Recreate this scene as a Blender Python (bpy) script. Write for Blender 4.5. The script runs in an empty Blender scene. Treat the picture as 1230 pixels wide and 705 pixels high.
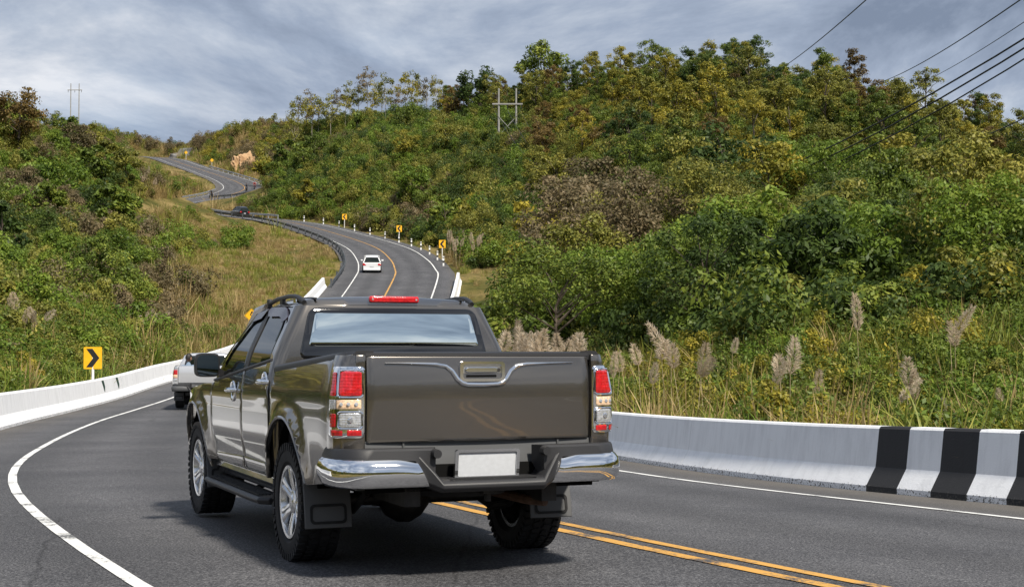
import bpy, bmesh, math, random
import numpy as np
from mathutils import Vector, Matrix, Euler

scene = bpy.context.scene
COL = scene.collection
R = math.radians

# ------------------------------------------------------------------ camera
cam_d = bpy.data.cameras.new('camera')
cam = bpy.data.objects.new('camera', cam_d)
COL.objects.link(cam)
cam.location = (0, 0, 1.40)
cam.rotation_euler = (R(90 + 2.145), 0, 0)
cam_d.sensor_width = 36
cam_d.lens = 1780 / 1230 * 36
cam_d.clip_start = 0.05
cam_d.clip_end = 6000
scene.camera = cam

# ------------------------------------------------------------------ light
SUN_TO = Vector((0.56, -0.83, 0)).normalized()     # horizontal direction towards the sun
SUN_EL = R(50)
LIGHT_DIR = -(SUN_TO * math.cos(SUN_EL) + Vector((0, 0, math.sin(SUN_EL))))
sun_d = bpy.data.lights.new('sun', 'SUN')
sun_d.energy = 4.7
sun_d.angle = R(5.5)
sun_d.color = (1.0, 0.93, 0.82)
sun = bpy.data.objects.new('sun', sun_d)
COL.objects.link(sun)
sun.rotation_euler = LIGHT_DIR.to_track_quat('-Z', 'Y').to_euler()
sun.location = (20, -30, 60)

world = bpy.data.worlds.new('World')
scene.world = world
world.use_nodes = True
wn, wl = world.node_tree.nodes, world.node_tree.links
wn.clear()


def wnode(t, **kw):
    n = wn.new(t)
    for k, v in kw.items():
        setattr(n, k, v)
    return n


def build_sky():
    out = wnode('ShaderNodeOutputWorld')
    bg = wnode('ShaderNodeBackground')
    bg.inputs['Strength'].default_value = 0.106
    sky = wnode('ShaderNodeTexSky', sky_type='NISHITA')
    sky.sun_disc = False
    sky.sun_elevation = SUN_EL
    sky.sun_rotation = math.atan2(SUN_TO.x, SUN_TO.y)
    sky.altitude = 900
    tc = wnode('ShaderNodeTexCoord')
    sep = wnode('ShaderNodeSeparateXYZ')
    wl.new(tc.outputs['Generated'], sep.inputs[0])
    # a layer of cloud overhead: project the direction on a plane
    zc = wnode('ShaderNodeMath', operation='MAXIMUM'); zc.inputs[1].default_value = 0.0
    wl.new(sep.outputs['Z'], zc.inputs[0])
    za = wnode('ShaderNodeMath', operation='ADD'); za.inputs[1].default_value = 0.20
    wl.new(zc.outputs[0], za.inputs[0])
    dx = wnode('ShaderNodeMath', operation='DIVIDE')
    dy = wnode('ShaderNodeMath', operation='DIVIDE')
    wl.new(sep.outputs['X'], dx.inputs[0]); wl.new(za.outputs[0], dx.inputs[1])
    wl.new(sep.outputs['Y'], dy.inputs[0]); wl.new(za.outputs[0], dy.inputs[1])
    com = wnode('ShaderNodeCombineXYZ')
    wl.new(dx.outputs[0], com.inputs[0]); wl.new(dy.outputs[0], com.inputs[1])
    mp = wnode('ShaderNodeMapping')
    mp.inputs['Location'].default_value = (9.4, 5.1, 0.0)
    mp.inputs['Scale'].default_value = (1.15, 0.85, 1.0)
    wl.new(com.outputs[0], mp.inputs[0])
    n1 = wnode('ShaderNodeTexNoise')
    n1.inputs["Scale"].default_value = 1.25
    n1.inputs['Detail'].default_value = 9
    n1.inputs['Roughness'].default_value = 0.62
    n1.inputs['Distortion'].default_value = 0.35
    wl.new(mp.outputs[0], n1.inputs['Vector'])
    r1 = wnode('ShaderNodeValToRGB')
    e = r1.color_ramp.elements
    e[0].position = 0.37; e[0].color = (1.6, 2.0, 2.75, 1)
    e[1].position = 0.65; e[1].color = (6.0, 6.15, 6.5, 1)
    m = e.new(0.47); m.color = (2.6, 3.1, 4.0, 1)
    m = e.new(0.54); m.color = (3.7, 4.15, 4.9, 1)
    wl.new(n1.outputs['Fac'], r1.inputs[0])
    # how far the cloud covers the blue behind it
    n2 = wnode('ShaderNodeTexNoise')
    n2.inputs['Scale'].default_value = 0.6
    n2.inputs['Detail'].default_value = 6
    wl.new(mp.outputs[0], n2.inputs['Vector'])
    r2 = wnode('ShaderNodeValToRGB')
    r2.color_ramp.elements[0].position = 0.30; r2.color_ramp.elements[0].color = (0.62, 0.62, 0.62, 1)
    r2.color_ramp.elements[1].position = 0.48; r2.color_ramp.elements[1].color = (1, 1, 1, 1)
    wl.new(n2.outputs['Fac'], r2.inputs[0])
    mix = wnode('ShaderNodeMix', data_type='RGBA')
    wl.new(r2.outputs[0], mix.inputs['Factor'])
    wl.new(sky.outputs[0], mix.inputs['A'])
    wl.new(r1.outputs[0], mix.inputs['B'])
    wl.new(mix.outputs['Result'], bg.inputs['Color'])
    wl.new(bg.outputs[0], out.inputs[0])


build_sky()
scene.render.engine = 'CYCLES'
scene.cycles.use_denoising = True
scene.cycles.max_bounces = 6
scene.cycles.diffuse_bounces = 3
scene.cycles.glossy_bounces = 3
scene.cycles.transmission_bounces = 3
scene.cycles.transparent_max_bounces = 6
scene.cycles.caustics_reflective = False
scene.cycles.caustics_refractive = False
vs = scene.view_settings
vs.view_transform = 'Standard'
vs.look = 'None'
vs.exposure = 0.38
vs.gamma = 1.0
vs.use_curve_mapping = False

# ------------------------------------------------------------------ helpers


def tag(o, label=None, cat=None, group=None, kind=None):
    if label: o['label'] = label
    if cat: o['category'] = cat
    if group: o['group'] = group
    if kind: o['kind'] = kind
    return o


def empty(name, loc=(0, 0, 0), rz=0.0, parent=None):
    o = bpy.data.objects.new(name, None)
    o.empty_display_size = 0.2
    COL.objects.link(o)
    o.location = loc
    o.rotation_euler = (0, 0, rz)
    o.parent = parent
    return o


def mkobj(name, me, parent=None, mat=None):
    o = bpy.data.objects.new(name, me)
    COL.objects.link(o)
    o.parent = parent
    if mat is not None and len(me.materials) == 0:
        me.materials.append(mat)
    return o


def finish(me, smooth=True, angle=35):
    if smooth:
        me.shade_smooth()
        me.set_sharp_from_angle(angle=R(angle))


class MB:
    """collects shapes, build() links them as one mesh object"""

    def __init__(s):
        s.v, s.f = [], []

    def add(s, vs_, fs):
        n = len(s.v)
        s.v += [tuple(p) for p in vs_]
        s.f += [tuple(i + n for i in f) for f in fs]
        return s

    def box(s, c, d, rz=0.0, m=None, taper=1.0):
        vs_ = []
        for k in (-1, 1):
            t = taper if k > 0 else 1.0
            for (i, j) in ((-1, -1), (1, -1), (1, 1), (-1, 1)):
                vs_.append(Vector((i * d[0] / 2 * t, j * d[1] / 2 * t, k * d[2] / 2)))
        M = m if m is not None else Matrix.Rotation(rz, 3, 'Z')
        vs_ = [M @ p + Vector(c) for p in vs_]
        return s.add(vs_, [(3, 2, 1, 0), (4, 5, 6, 7), (0, 1, 5, 4), (1, 2, 6, 5), (2, 3, 7, 6), (3, 0, 4, 7)])

    def cyl(s, p0, p1, r0, r1=None, n=10, cap=True):
        r1 = r0 if r1 is None else r1
        p0, p1 = Vector(p0), Vector(p1)
        q = (p1 - p0).to_track_quat('Z', 'Y')
        vs_ = []
        for p, r in ((p0, r0), (p1, r1)):
            for i in range(n):
                a = 2 * math.pi * i / n
                vs_.append(p + q @ Vector((r * math.cos(a), r * math.sin(a), 0)))
        fs = [(i, (i + 1) % n, n + (i + 1) % n, n + i) for i in range(n)]
        if cap:
            fs += [tuple(range(n - 1, -1, -1)), tuple(range(n, 2 * n))]
        return s.add(vs_, fs)

    def tube(s, pts, r, n=8, cap=True):
        pts = [Vector(p) for p in pts]
        rs = r if isinstance(r, (list, tuple)) else [r] * len(pts)
        vs_, fs = [], []
        up = Vector((0, 0, 1))
        for i, p in enumerate(pts):
            t = (pts[min(i + 1, len(pts) - 1)] - pts[max(i - 1, 0)]).normalized()
            a = t.cross(up)
            if a.length < 1e-3:
                a = t.cross(Vector((1, 0, 0)))
            a.normalize()
            b = a.cross(t)
            for k in range(n):
                th = 2 * math.pi * k / n
                vs_.append(p + (a * math.cos(th) + b * math.sin(th)) * rs[i])
        for i in range(len(pts) - 1):
            for k in range(n):
                fs.append((i * n + k, i * n + (k + 1) % n, (i + 1) * n + (k + 1) % n, (i + 1) * n + k))
        if cap:
            fs += [tuple(range(n - 1, -1, -1)), tuple(range((len(pts) - 1) * n, len(pts) * n))]
        return s.add(vs_, fs)

    def lathe(s, prof, n=40, axis='X', c=(0, 0, 0), closed=False):
        """prof: (axial, radius) pairs turned about the axis"""
        vs_, fs = [], []
        for (a, r) in prof:
            for i in range(n):
                th = 2 * math.pi * i / n
                if axis == 'X':
                    p = (a, r * math.cos(th), r * math.sin(th))
                elif axis == 'Y':
                    p = (r * math.cos(th), a, r * math.sin(th))
                else:
                    p = (r * math.cos(th), r * math.sin(th), a)
                vs_.append(Vector(p) + Vector(c))
        m = len(prof)
        for j in range(m if closed else m - 1):
            k = (j + 1) % m
            for i in range(n):
                fs.append((j * n + i, j * n + (i + 1) % n, k * n + (i + 1) % n, k * n + i))
        return s.add(vs_, fs)

    def loft(s, rings, closed=True, cap=True):
        n = len(rings[0])
        vs_ = [p for r_ in rings for p in r_]
        fs = []
        for j in range(len(rings) - 1):
            for i in range(n if closed else n - 1):
                fs.append((j * n + i, j * n + (i + 1) % n, (j + 1) * n + (i + 1) % n, (j + 1) * n + i))
        if cap:
            fs += [tuple(range(n - 1, -1, -1)), tuple(range((len(rings) - 1) * n, len(rings) * n))]
        return s.add(vs_, fs)

    def prism(s, poly, y0, y1, mapper=None):
        """polygon in (a,b) extruded between y0 and y1; mapper(a,b,t)->xyz"""
        mp = mapper or (lambda a, b, t: (a, t, b))
        n = len(poly)
        vs_ = [mp(a, b, y0) for a, b in poly] + [mp(a, b, y1) for a, b in poly]
        fs = [tuple(range(n - 1, -1, -1)), tuple(range(n, 2 * n))]
        fs += [(i, (i + 1) % n, n + (i + 1) % n, n + i) for i in range(n)]
        return s.add(vs_, fs)

    def mesh(s, name, smooth=True, angle=35):
        me = bpy.data.meshes.new(name)
        me.from_pydata(s.v, [], s.f)
        bm = bmesh.new(); bm.from_mesh(me)
        bmesh.ops.recalc_face_normals(bm, faces=bm.faces)
        bm.to_mesh(me); bm.free()
        finish(me, smooth, angle)
        return me

    def build(s, name, mat, parent=None, smooth=True, bevel=0.0, seg=2, angle=35, loc=None):
        me = s.mesh(name, smooth, angle)
        me.materials.append(mat)
        o = mkobj(name, me, parent)
        if bevel:
            b = o.modifiers.new('bevel', 'BEVEL')
            b.width = bevel; b.segments = seg; b.limit_method = 'ANGLE'; b.angle_limit = R(30)
            b.harden_normals = False
        if loc is not None:
            o.location = loc
        return o


def panel(name, outline, mapper, cu, cv, mat, parent, depth=(0, 0, 0), round_=0.006, inward=None, angle=50):
    """a curved sheet cut to an outline in (u,v), mapped into space; its rim is rounded and turned inwards"""
    bm = bmesh.new()
    f = bm.faces.new([bm.verts.new((a, b, 0)) for a, b in outline])
    for c in cu:
        bmesh.ops.bisect_plane(bm, geom=bm.verts[:] + bm.edges[:] + bm.faces[:], plane_co=(c, 0, 0), plane_no=(1, 0, 0), dist=1e-5)
    for c in cv:
        bmesh.ops.bisect_plane(bm, geom=bm.verts[:] + bm.edges[:] + bm.faces[:], plane_co=(0, c, 0), plane_no=(0, 1, 0), dist=1e-5)
    rim = set()
    if round_:
        bmesh.ops.inset_region(bm, faces=bm.faces[:], thickness=round_, use_even_offset=True, use_boundary=True)
    for e in bm.edges:
        if e.is_boundary:
            rim.update(e.verts)
    inw = Vector(inward) if inward else Vector((0, 0, 0))
    d = Vector(depth)
    pos = {}
    for v in bm.verts:
        p = Vector(mapper(v.co.x, v.co.y))
        if v in rim and round_:
            p = p + (d.normalized() * round_ * 0.7 if d.length else Vector())
        pos[v] = p
    for v in bm.verts:
        v.co = pos[v]
    if d.length:
        be = [e for e in bm.edges if e.is_boundary]
        r_ = bmesh.ops.extrude_edge_only(bm, edges=be)
        for v in [g for g in r_['geom'] if isinstance(g, bmesh.types.BMVert)]:
            v.co += d
    bmesh.ops.recalc_face_normals(bm, faces=bm.faces)
    me = bpy.data.meshes.new(name)
    bm.to_mesh(me); bm.free()
    finish(me, True, angle)
    me.materials.append(mat)
    return mkobj(name, me, parent)


def rrect(u0, u1, v0, v1, r, n=5):
    pts = []
    for (cx, cy, a0) in ((u1 - r, v1 - r, 0), (u0 + r, v1 - r, 90), (u0 + r, v0 + r, 180), (u1 - r, v0 + r, 270)):
        for i in range(n + 1):
            a = R(a0 + 90 * i / n)
            pts.append((cx + r * math.cos(a), cy + r * math.sin(a)))
    return pts


def round_poly(pts, r, n=4):
    """round the corners of a polygon"""
    out = []
    m = len(pts)
    for i in range(m):
        p0, p1, p2 = Vector(pts[i - 1]), Vector(pts[i]), Vector(pts[(i + 1) % m])
        a, b = (p0 - p1), (p2 - p1)
        k = min(r, a.length * .45, b.length * .45)
        q0, q1 = p1 + a.normalized() * k, p1 + b.normalized() * k
        for j in range(n + 1):
            t = j / n
            out.append(tuple((q0 * (1 - t) ** 2 + p1 * 2 * t * (1 - t) + q1 * t * t)))
    return out


def frange(a, b, st):
    n = max(1, int(round((b - a) / st)))
    return [a + (b - a) * i / n for i in range(1, n)]


def copy_tree(o, parent=None):
    c = o.copy()
    COL.objects.link(c)
    c.parent = parent
    for ch in o.children:
        copy_tree(ch, c)
    return c


# ------------------------------------------------------------------ materials
MAT = {}


def new_mat(name):
    m = bpy.data.materials.new(name)
    m.use_nodes = True
    nt = m.node_tree
    return m, nt.nodes, nt.links, nt.nodes['Principled BSDF']


def pmat(name, color, rough=0.5, metal=0.0, coat=0.0, spec=0.5, var=0.0, vscale=8.0, bump=0.0, bscale=60.0, coat_rough=0.03, emis=None, cells=0):
    m, n, l, p = new_mat(name)
    p.inputs['Base Color'].default_value = (*color, 1)
    p.inputs['Roughness'].default_value = rough
    p.inputs['Metallic'].default_value = metal
    p.inputs['Coat Weight'].default_value = coat
    p.inputs['Coat Roughness'].default_value = coat_rough
    p.inputs['Specular IOR Level'].default_value = spec
    tc = n.new('ShaderNodeTexCoord')
    if var:
        t = n.new('ShaderNodeTexNoise'); t.inputs['Scale'].default_value = vscale; t.inputs['Detail'].default_value = 5
        l.new(tc.outputs['Object'], t.inputs['Vector'])
        mr = n.new('ShaderNodeMapRange'); mr.inputs[1].default_value = .3; mr.inputs[2].default_value = .7
        mr.inputs[3].default_value = 1 - var; mr.inputs[4].default_value = 1 + var
        l.new(t.outputs['Fac'], mr.inputs[0])
        mx = n.new('ShaderNodeMix'); mx.data_type = 'RGBA'; mx.blend_type = 'MULTIPLY'; mx.inputs['Factor'].default_value = 1
        mx.inputs['A'].default_value = (*color, 1)
        l.new(mr.outputs[0], mx.inputs['B'])
        l.new(mx.outputs['Result'], p.inputs['Base Color'])
    if bump:
        t = n.new('ShaderNodeTexNoise'); t.inputs['Scale'].default_value = bscale; t.inputs['Detail'].default_value = 4
        l.new(tc.outputs['Object'], t.inputs['Vector'])
        b = n.new('ShaderNodeBump'); b.inputs['Strength'].default_value = bump; b.inputs['Distance'].default_value = .01
        l.new(t.outputs['Fac'], b.inputs['Height']); l.new(b.outputs[0], p.inputs['Normal'])
    if cells:
        ck = n.new('ShaderNodeTexVoronoi'); ck.inputs['Scale'].default_value = cells; ck.inputs['Randomness'].default_value = .15
        l.new(tc.outputs['Object'], ck.inputs['Vector'])
        b2 = n.new('ShaderNodeBump'); b2.inputs['Strength'].default_value = .5; b2.inputs['Distance'].default_value = .006
        l.new(ck.outputs['Distance'], b2.inputs['Height']); l.new(b2.outputs[0], p.inputs['Normal'])
    if emis:
        p.inputs['Emission Color'].default_value = (*color, 1)
        p.inputs['Emission Strength'].default_value = emis
    MAT[name] = m
    return m


def ramp(n, stops):
    r = n.new('ShaderNodeValToRGB')
    e = r.color_ramp.elements
    while len(e) < len(stops):
        e.new(0.5)
    for el, (p, c) in zip(e, stops):
        el.position = p
        el.color = (*c, 1)
    return r


def noise_tex(n, l, src, scale, detail=5, rough=0.5):
    t = n.new('ShaderNodeTexNoise')
    t.inputs['Scale'].default_value = scale
    t.inputs['Detail'].default_value = detail
    t.inputs['Roughness'].default_value = rough
    l.new(src, t.inputs['Vector'])
    return t


def asphalt():
    m, n, l, p = new_mat('asphalt')
    g = n.new('ShaderNodeNewGeometry')
    a = noise_tex(n, l, g.outputs['Position'], 62, 4, .85)
    b = noise_tex(n, l, g.outputs['Position'], .45, 6, .6)
    v = n.new('ShaderNodeTexVoronoi'); v.inputs['Scale'].default_value = 75
    l.new(g.outputs['Position'], v.inputs['Vector'])
    r = ramp(n, [(0.34, (.008, .008, .010)), (0.5, (.054, .054, .059)), (0.64, (.19, .19, .195))])
    l.new(a.outputs['Fac'], r.inputs[0])
    r2 = ramp(n, [(0.3, (.78, .78, .79)), (0.7, (1.22, 1.21, 1.19))])
    l.new(b.outputs['Fac'], r2.inputs[0])
    mx = n.new('ShaderNodeMix'); mx.data_type = 'RGBA'; mx.blend_type = 'MULTIPLY'; mx.inputs['Factor'].default_value = 1
    l.new(r.outputs[0], mx.inputs['A']); l.new(r2.outputs[0], mx.inputs['B'])
    at = n.new('ShaderNodeAttribute'); at.attribute_name = 'lat'
    wv = n.new('ShaderNodeMath'); wv.operation = 'MULTIPLY'; wv.inputs[1].default_value = 3.4
    l.new(at.outputs['Fac'], wv.inputs[0])
    sn = n.new('ShaderNodeMath'); sn.operation = 'COSINE'
    l.new(wv.outputs[0], sn.inputs[0])
    c2 = noise_tex(n, l, g.outputs['Position'], .9, 5, .6)
    ml = n.new('ShaderNodeMath'); ml.operation = 'MULTIPLY'
    l.new(sn.outputs[0], ml.inputs[0]); l.new(c2.outputs['Fac'], ml.inputs[1])
    mr = n.new('ShaderNodeMapRange'); mr.inputs[1].default_value = -.6; mr.inputs[2].default_value = .6; mr.inputs[3].default_value = 1.16; mr.inputs[4].default_value = .84
    l.new(ml.outputs[0], mr.inputs[0])
    m3 = n.new('ShaderNodeMix'); m3.data_type = 'RGBA'; m3.blend_type = 'MULTIPLY'; m3.inputs['Factor'].default_value = 1
    l.new(mx.outputs['Result'], m3.inputs['A']); l.new(mr.outputs[0], m3.inputs['B'])
    # grit swept to the shoulders
    ab = n.new('ShaderNodeMath'); ab.operation = 'ABSOLUTE'; l.new(at.outputs['Fac'], ab.inputs[0])
    gm = n.new('ShaderNodeMapRange'); gm.inputs[1].default_value = 4.6; gm.inputs[2].default_value = 5.9
    l.new(ab.outputs[0], gm.inputs[0])
    g2 = n.new('ShaderNodeMath'); g2.operation = 'MULTIPLY'; l.new(gm.outputs[0], g2.inputs[0]); l.new(b.outputs['Fac'], g2.inputs[1])
    m4 = n.new('ShaderNodeMix'); m4.data_type = 'RGBA'
    l.new(g2.outputs[0], m4.inputs['Factor']); l.new(m3.outputs['Result'], m4.inputs['A']); m4.inputs['B'].default_value = (.13, .115, .095, 1)
    # a few fine cracks
    vc = n.new('ShaderNodeTexVoronoi'); vc.feature = 'DISTANCE_TO_EDGE'; vc.inputs['Scale'].default_value = .22
    wp = n.new('ShaderNodeMix'); wp.data_type = 'VECTOR'; wp.inputs['Factor'].default_value = .12
    nv = noise_tex(n, l, g.outputs['Position'], 1.6, 5)
    l.new(g.outputs['Position'], wp.inputs['A']); l.new(nv.outputs['Color'], wp.inputs['B'])
    l.new(wp.outputs['Result'], vc.inputs['Vector'])
    cr = ramp(n, [(0.0, (.45, .45, .45)), (0.0022, (1, 1, 1))])
    l.new(vc.outputs['Distance'], cr.inputs[0])
    m5 = n.new('ShaderNodeMix'); m5.data_type = 'RGBA'; m5.blend_type = 'MULTIPLY'; m5.inputs['Factor'].default_value = .7
    l.new(m4.outputs['Result'], m5.inputs['A']); l.new(cr.outputs[0], m5.inputs['B'])
    l.new(m5.outputs['Result'], p.inputs['Base Color'])
    p.inputs['Roughness'].default_value = .78
    p.inputs['Specular IOR Level'].default_value = .35
    bp = n.new('ShaderNodeBump'); bp.inputs['Strength'].default_value = .55; bp.inputs['Distance'].default_value = .006
    l.new(v.outputs['Distance'], bp.inputs['Height']); l.new(bp.outputs[0], p.inputs['Normal'])
    MAT['asphalt'] = m


def road_paint(name, col, wear=.42):
    m, n, l, p = new_mat(name)
    g = n.new('ShaderNodeNewGeometry')
    a = noise_tex(n, l, g.outputs['Position'], 28, 6, .75)
    b = noise_tex(n, l, g.outputs['Position'], 2.2, 4)
    ad = n.new('ShaderNodeMath'); ad.operation = 'ADD'
    l.new(a.outputs['Fac'], ad.inputs[0]); l.new(b.outputs['Fac'], ad.inputs[1])
    r = ramp(n, [(wear, (.06, .06, .062)), (wear + .09, col)])
    md = n.new('ShaderNodeMath'); md.operation = 'MULTIPLY'; md.inputs[1].default_value = .5
    l.new(ad.outputs[0], md.inputs[0]); l.new(md.outputs[0], r.inputs[0])
    l.new(r.outputs[0], p.inputs['Base Color'])
    p.inputs['Roughness'].default_value = .65
    MAT[name] = m


def concrete_paint(name, col, dirt=(.20, .19, .17), grime=.5):
    """weathered paint on concrete: streaks, chips and road dirt at the foot"""
    m, n, l, p = new_mat(name)
    tc = n.new('ShaderNodeTexCoord')
    g = n.new('ShaderNodeNewGeometry')
    mp = n.new('ShaderNodeMapping'); mp.inputs['Scale'].default_value = (3, 3, .5)
    l.new(g.outputs['Position'], mp.inputs[0])
    a = noise_tex(n, l, mp.outputs[0], 2.2, 8, .65)
    b = noise_tex(n, l, g.outputs['Position'], 34, 5, .7)
    ra = ramp(n, [(0.32, (.58, .58, .59)), (0.55, (1, 1, 1))])
    l.new(a.outputs['Fac'], ra.inputs[0])
    mx = n.new('ShaderNodeMix'); mx.data_type = 'RGBA'; mx.blend_type = 'MULTIPLY'; mx.inputs['Factor'].default_value = .32
    mx.inputs['A'].default_value = (*col, 1)
    l.new(ra.outputs[0], mx.inputs['B'])
    # chipped dirty foot: attribute 'foot' is 1 at the road
    at = n.new('ShaderNodeAttribute'); at.attribute_name = 'foot'
    ad = n.new('ShaderNodeMath'); ad.operation = 'MULTIPLY_ADD'
    l.new(b.outputs['Fac'], ad.inputs[0]); ad.inputs[1].default_value = 1.1
    l.new(at.outputs['Fac'], ad.inputs[2])
    rb = ramp(n, [(1.0 - .02, (0, 0, 0)), (1.0, (1, 1, 1))])
    sb = n.new('ShaderNodeMath'); sb.operation = 'SUBTRACT'; sb.inputs[1].default_value = .5
    l.new(ad.outputs[0], sb.inputs[0]); l.new(sb.outputs[0], rb.inputs[0])
    rb.color_ramp.elements[0].position = .965; rb.color_ramp.elements[1].position = .995
    m2 = n.new('ShaderNodeMix'); m2.data_type = 'RGBA'
    l.new(rb.outputs[0], m2.inputs['Factor']); l.new(mx.outputs['Result'], m2.inputs['A'])
    m2.inputs['B'].default_value = (*[c * .35 for c in dirt], 1)
    l.new(m2.outputs['Result'], p.inputs['Base Color'])
    p.inputs['Roughness'].default_value = .75
    bp = n.new('ShaderNodeBump'); bp.inputs['Strength'].default_value = .35; bp.inputs['Distance'].default_value = .01
    l.new(b.outputs['Fac'], bp.inputs['Height']); l.new(bp.outputs[0], p.inputs['Normal'])
    MAT[name] = m


def terrain_mat():
    m, n, l, p = new_mat('terrain_soil')
    g = n.new('ShaderNodeNewGeometry')
    a = noise_tex(n, l, g.outputs['Position'], .13, 7, .6)
    b = noise_tex(n, l, g.outputs['Position'], 1.7, 6, .7)
    r = ramp(n, [(0.34, (.055, .065, .018)), (0.46, (.12, .105, .035)), (0.56, (.20, .155, .065)), (0.68, (.27, .20, .10))])
    l.new(a.outputs['Fac'], r.inputs[0])
    r2 = ramp(n, [(0.3, (.5, .55, .45)), (0.7, (1.25, 1.2, 1.1))])
    l.new(b.outputs['Fac'], r2.inputs[0])
    mx = n.new('ShaderNodeMix'); mx.data_type = 'RGBA'; mx.blend_type = 'MULTIPLY'; mx.inputs['Factor'].default_value = 1
    l.new(r.outputs[0], mx.inputs['A']); l.new(r2.outputs[0], mx.inputs['B'])
    l.new(mx.outputs['Result'], p.inputs['Base Color'])
    p.inputs['Roughness'].default_value = .95
    p.inputs['Specular IOR Level'].default_value = .1
    bp = n.new('ShaderNodeBump'); bp.inputs['Strength'].default_value = .8; bp.inputs['Distance'].default_value = .25
    l.new(b.outputs['Fac'], bp.inputs['Height']); l.new(bp.outputs[0], p.inputs['Normal'])
    MAT['terrain'] = m


def leaf_mat(name, stops, trans=.3, rough=.5, spec=.25, rnd=.35):
    """leaf colour from the leaf's own tint and the plant's own chance"""
    m, n, l, p = new_mat(name)
    at = n.new('ShaderNodeAttribute'); at.attribute_name = 'tint'
    oi = n.new('ShaderNodeObjectInfo')
    mr = n.new('ShaderNodeMath'); mr.operation = 'MULTIPLY_ADD'; mr.inputs[1].default_value = rnd; mr.inputs[2].default_value = -rnd / 2
    l.new(oi.outputs['Random'], mr.inputs[0])
    ad = n.new('ShaderNodeMath'); ad.operation = 'ADD'; ad.use_clamp = True
    l.new(at.outputs['Fac'], ad.inputs[0]); l.new(mr.outputs[0], ad.inputs[1])
    r = ramp(n, stops)
    l.new(ad.outputs[0], r.inputs[0])
    l.new(r.outputs[0], p.inputs['Base Color'])
    p.inputs['Roughness'].default_value = rough
    p.inputs['Specular IOR Level'].default_value = spec
    tr = n.new('ShaderNodeBsdfTranslucent')
    l.new(r.outputs[0], tr.inputs['Color'])
    mx = n.new('ShaderNodeMixShader'); mx.inputs[0].default_value = trans
    l.new(p.outputs[0], mx.inputs[1]); l.new(tr.outputs[0], mx.inputs[2])
    l.new(mx.outputs[0], n['Material Output'].inputs[0])
    MAT[name] = m


asphalt()
terrain_mat()
road_paint('paint_white', (.70, .70, .68), .385)
road_paint('paint_yellow', (.56, .30, .06), .40)
concrete_paint('barrier_white', (.82, .83, .85))
concrete_paint('barrier_black', (.022, .022, .024))
pmat('car_paint', (.168, .154, .139), rough=.21, metal=.86, coat=1.0, spec=.5)
pmat('chrome', (.82, .83, .85), rough=.07, metal=1.0)
pmat('black_plastic', (.022, .022, .024), rough=.45, spec=.45, bump=.08, bscale=300)
pmat('grey_plastic', (.075, .077, .08), rough=.5, bump=.06, bscale=250)
pmat('dark_gap', (.006, .006, .006), rough=.9, spec=.1)
pmat('rubber', (.018, .018, .019), rough=.75, spec=.3, var=.3, vscale=14, bump=.15, bscale=120)
pmat('alloy', (.70, .71, .73), rough=.22, metal=.9, coat=.4)
pmat('side_glass', (.008, .012, .009), rough=.03, spec=.55)
pmat('film_glass', (.80, .87, .85), rough=.03, metal=1.0)
pmat('glass_border', (.008, .008, .009), rough=.06, coat=1.0)
pmat('mirror_glass', (.50, .62, .68), rough=.03, metal=1.0)
pmat('lens_red', (.50, .010, .014), rough=.16, coat=1.0, var=.3, vscale=45, cells=55)
pmat('lens_amber', (.74, .52, .34), rough=.12, coat=1.0, var=.35, vscale=70)
pmat('lens_clear', (.62, .63, .65), rough=.12, metal=.55, coat=1.0, var=.3, vscale=80, cells=70)
pmat('plate_white', (.60, .62, .65), rough=.35, coat=.3, var=.05, vscale=40)
pmat('steel_dark', (.035, .033, .032), rough=.6, metal=.5, var=.4, vscale=15)
pmat('rust', (.10, .055, .035), rough=.8, var=.4, vscale=20)
pmat('silver_paint', (.66, .67, .69), rough=.28, metal=.6, coat=1.0)
pmat('white_paint', (.80, .81, .82), rough=.25, coat=1.0)
pmat('navy_paint', (.012, .014, .020), rough=.25, coat=1.0)
pmat('sign_yellow', (.88, .46, .012), rough=.4, coat=.3, var=.06, vscale=6)
pmat('sign_black', (.012, .012, .012), rough=.5)
pmat('galvanised', (.46, .47, .48), rough=.45, metal=.7, var=.2, vscale=3)
pmat('rail_dark', (.10, .11, .12), rough=.5, metal=.6, var=.25, vscale=2)
pmat('post_white', (.78, .78, .76), rough=.6, var=.12, vscale=9)
pmat('post_black', (.02, .02, .02), rough=.6)
pmat('green_paint', (.012, .05, .032), rough=.6)
pmat('pole_concrete', (.27, .265, .25), rough=.85, var=.15, vscale=1.5)
pmat('wire', (.012, .012, .013), rough=.6)
pmat('wood_bark', (.085, .066, .048), rough=.9, var=.4, vscale=5, bump=.6, bscale=14)
pmat('pale_bark', (.30, .27, .22), rough=.9, var=.3, vscale=4, bump=.4, bscale=14)
pmat('rock', (.17, .165, .16), rough=.9, var=.55, vscale=.5, bump=1.0, bscale=2.5)
pmat('orange_soil', (.42, .27, .145), rough=.95, var=.28, vscale=.35, bump=1.0, bscale=1.2)
pmat('skin', (.30, .16, .10), rough=.55)
pmat('cloth_dark', (.02, .022, .03), rough=.85)
pmat('cloth_blue', (.16, .22, .30), rough=.85)
pmat('cloth_red', (.35, .05, .04), rough=.85)
pmat('hair', (.012, .009, .007), rough=.6)
pmat('straw', (.42, .34, .20), rough=.95, var=.3, vscale=2)
leaf_mat('leaf_green', [(0, (0.045, 0.072, 0.010)), (.5, (0.125, 0.174, 0.024)), (1, (0.282, 0.306, 0.048))], trans=.28)
leaf_mat('leaf_dark', [(0, (0.029, 0.052, 0.011)), (.55, (0.071, 0.114, 0.023)), (1, (0.159, 0.197, 0.042))], trans=.35)
leaf_mat('leaf_bright', [(0, (0.055, 0.099, 0.013)), (.5, (0.143, 0.215, 0.024)), (1, (0.275, 0.330, 0.050))], trans=.32)
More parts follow.
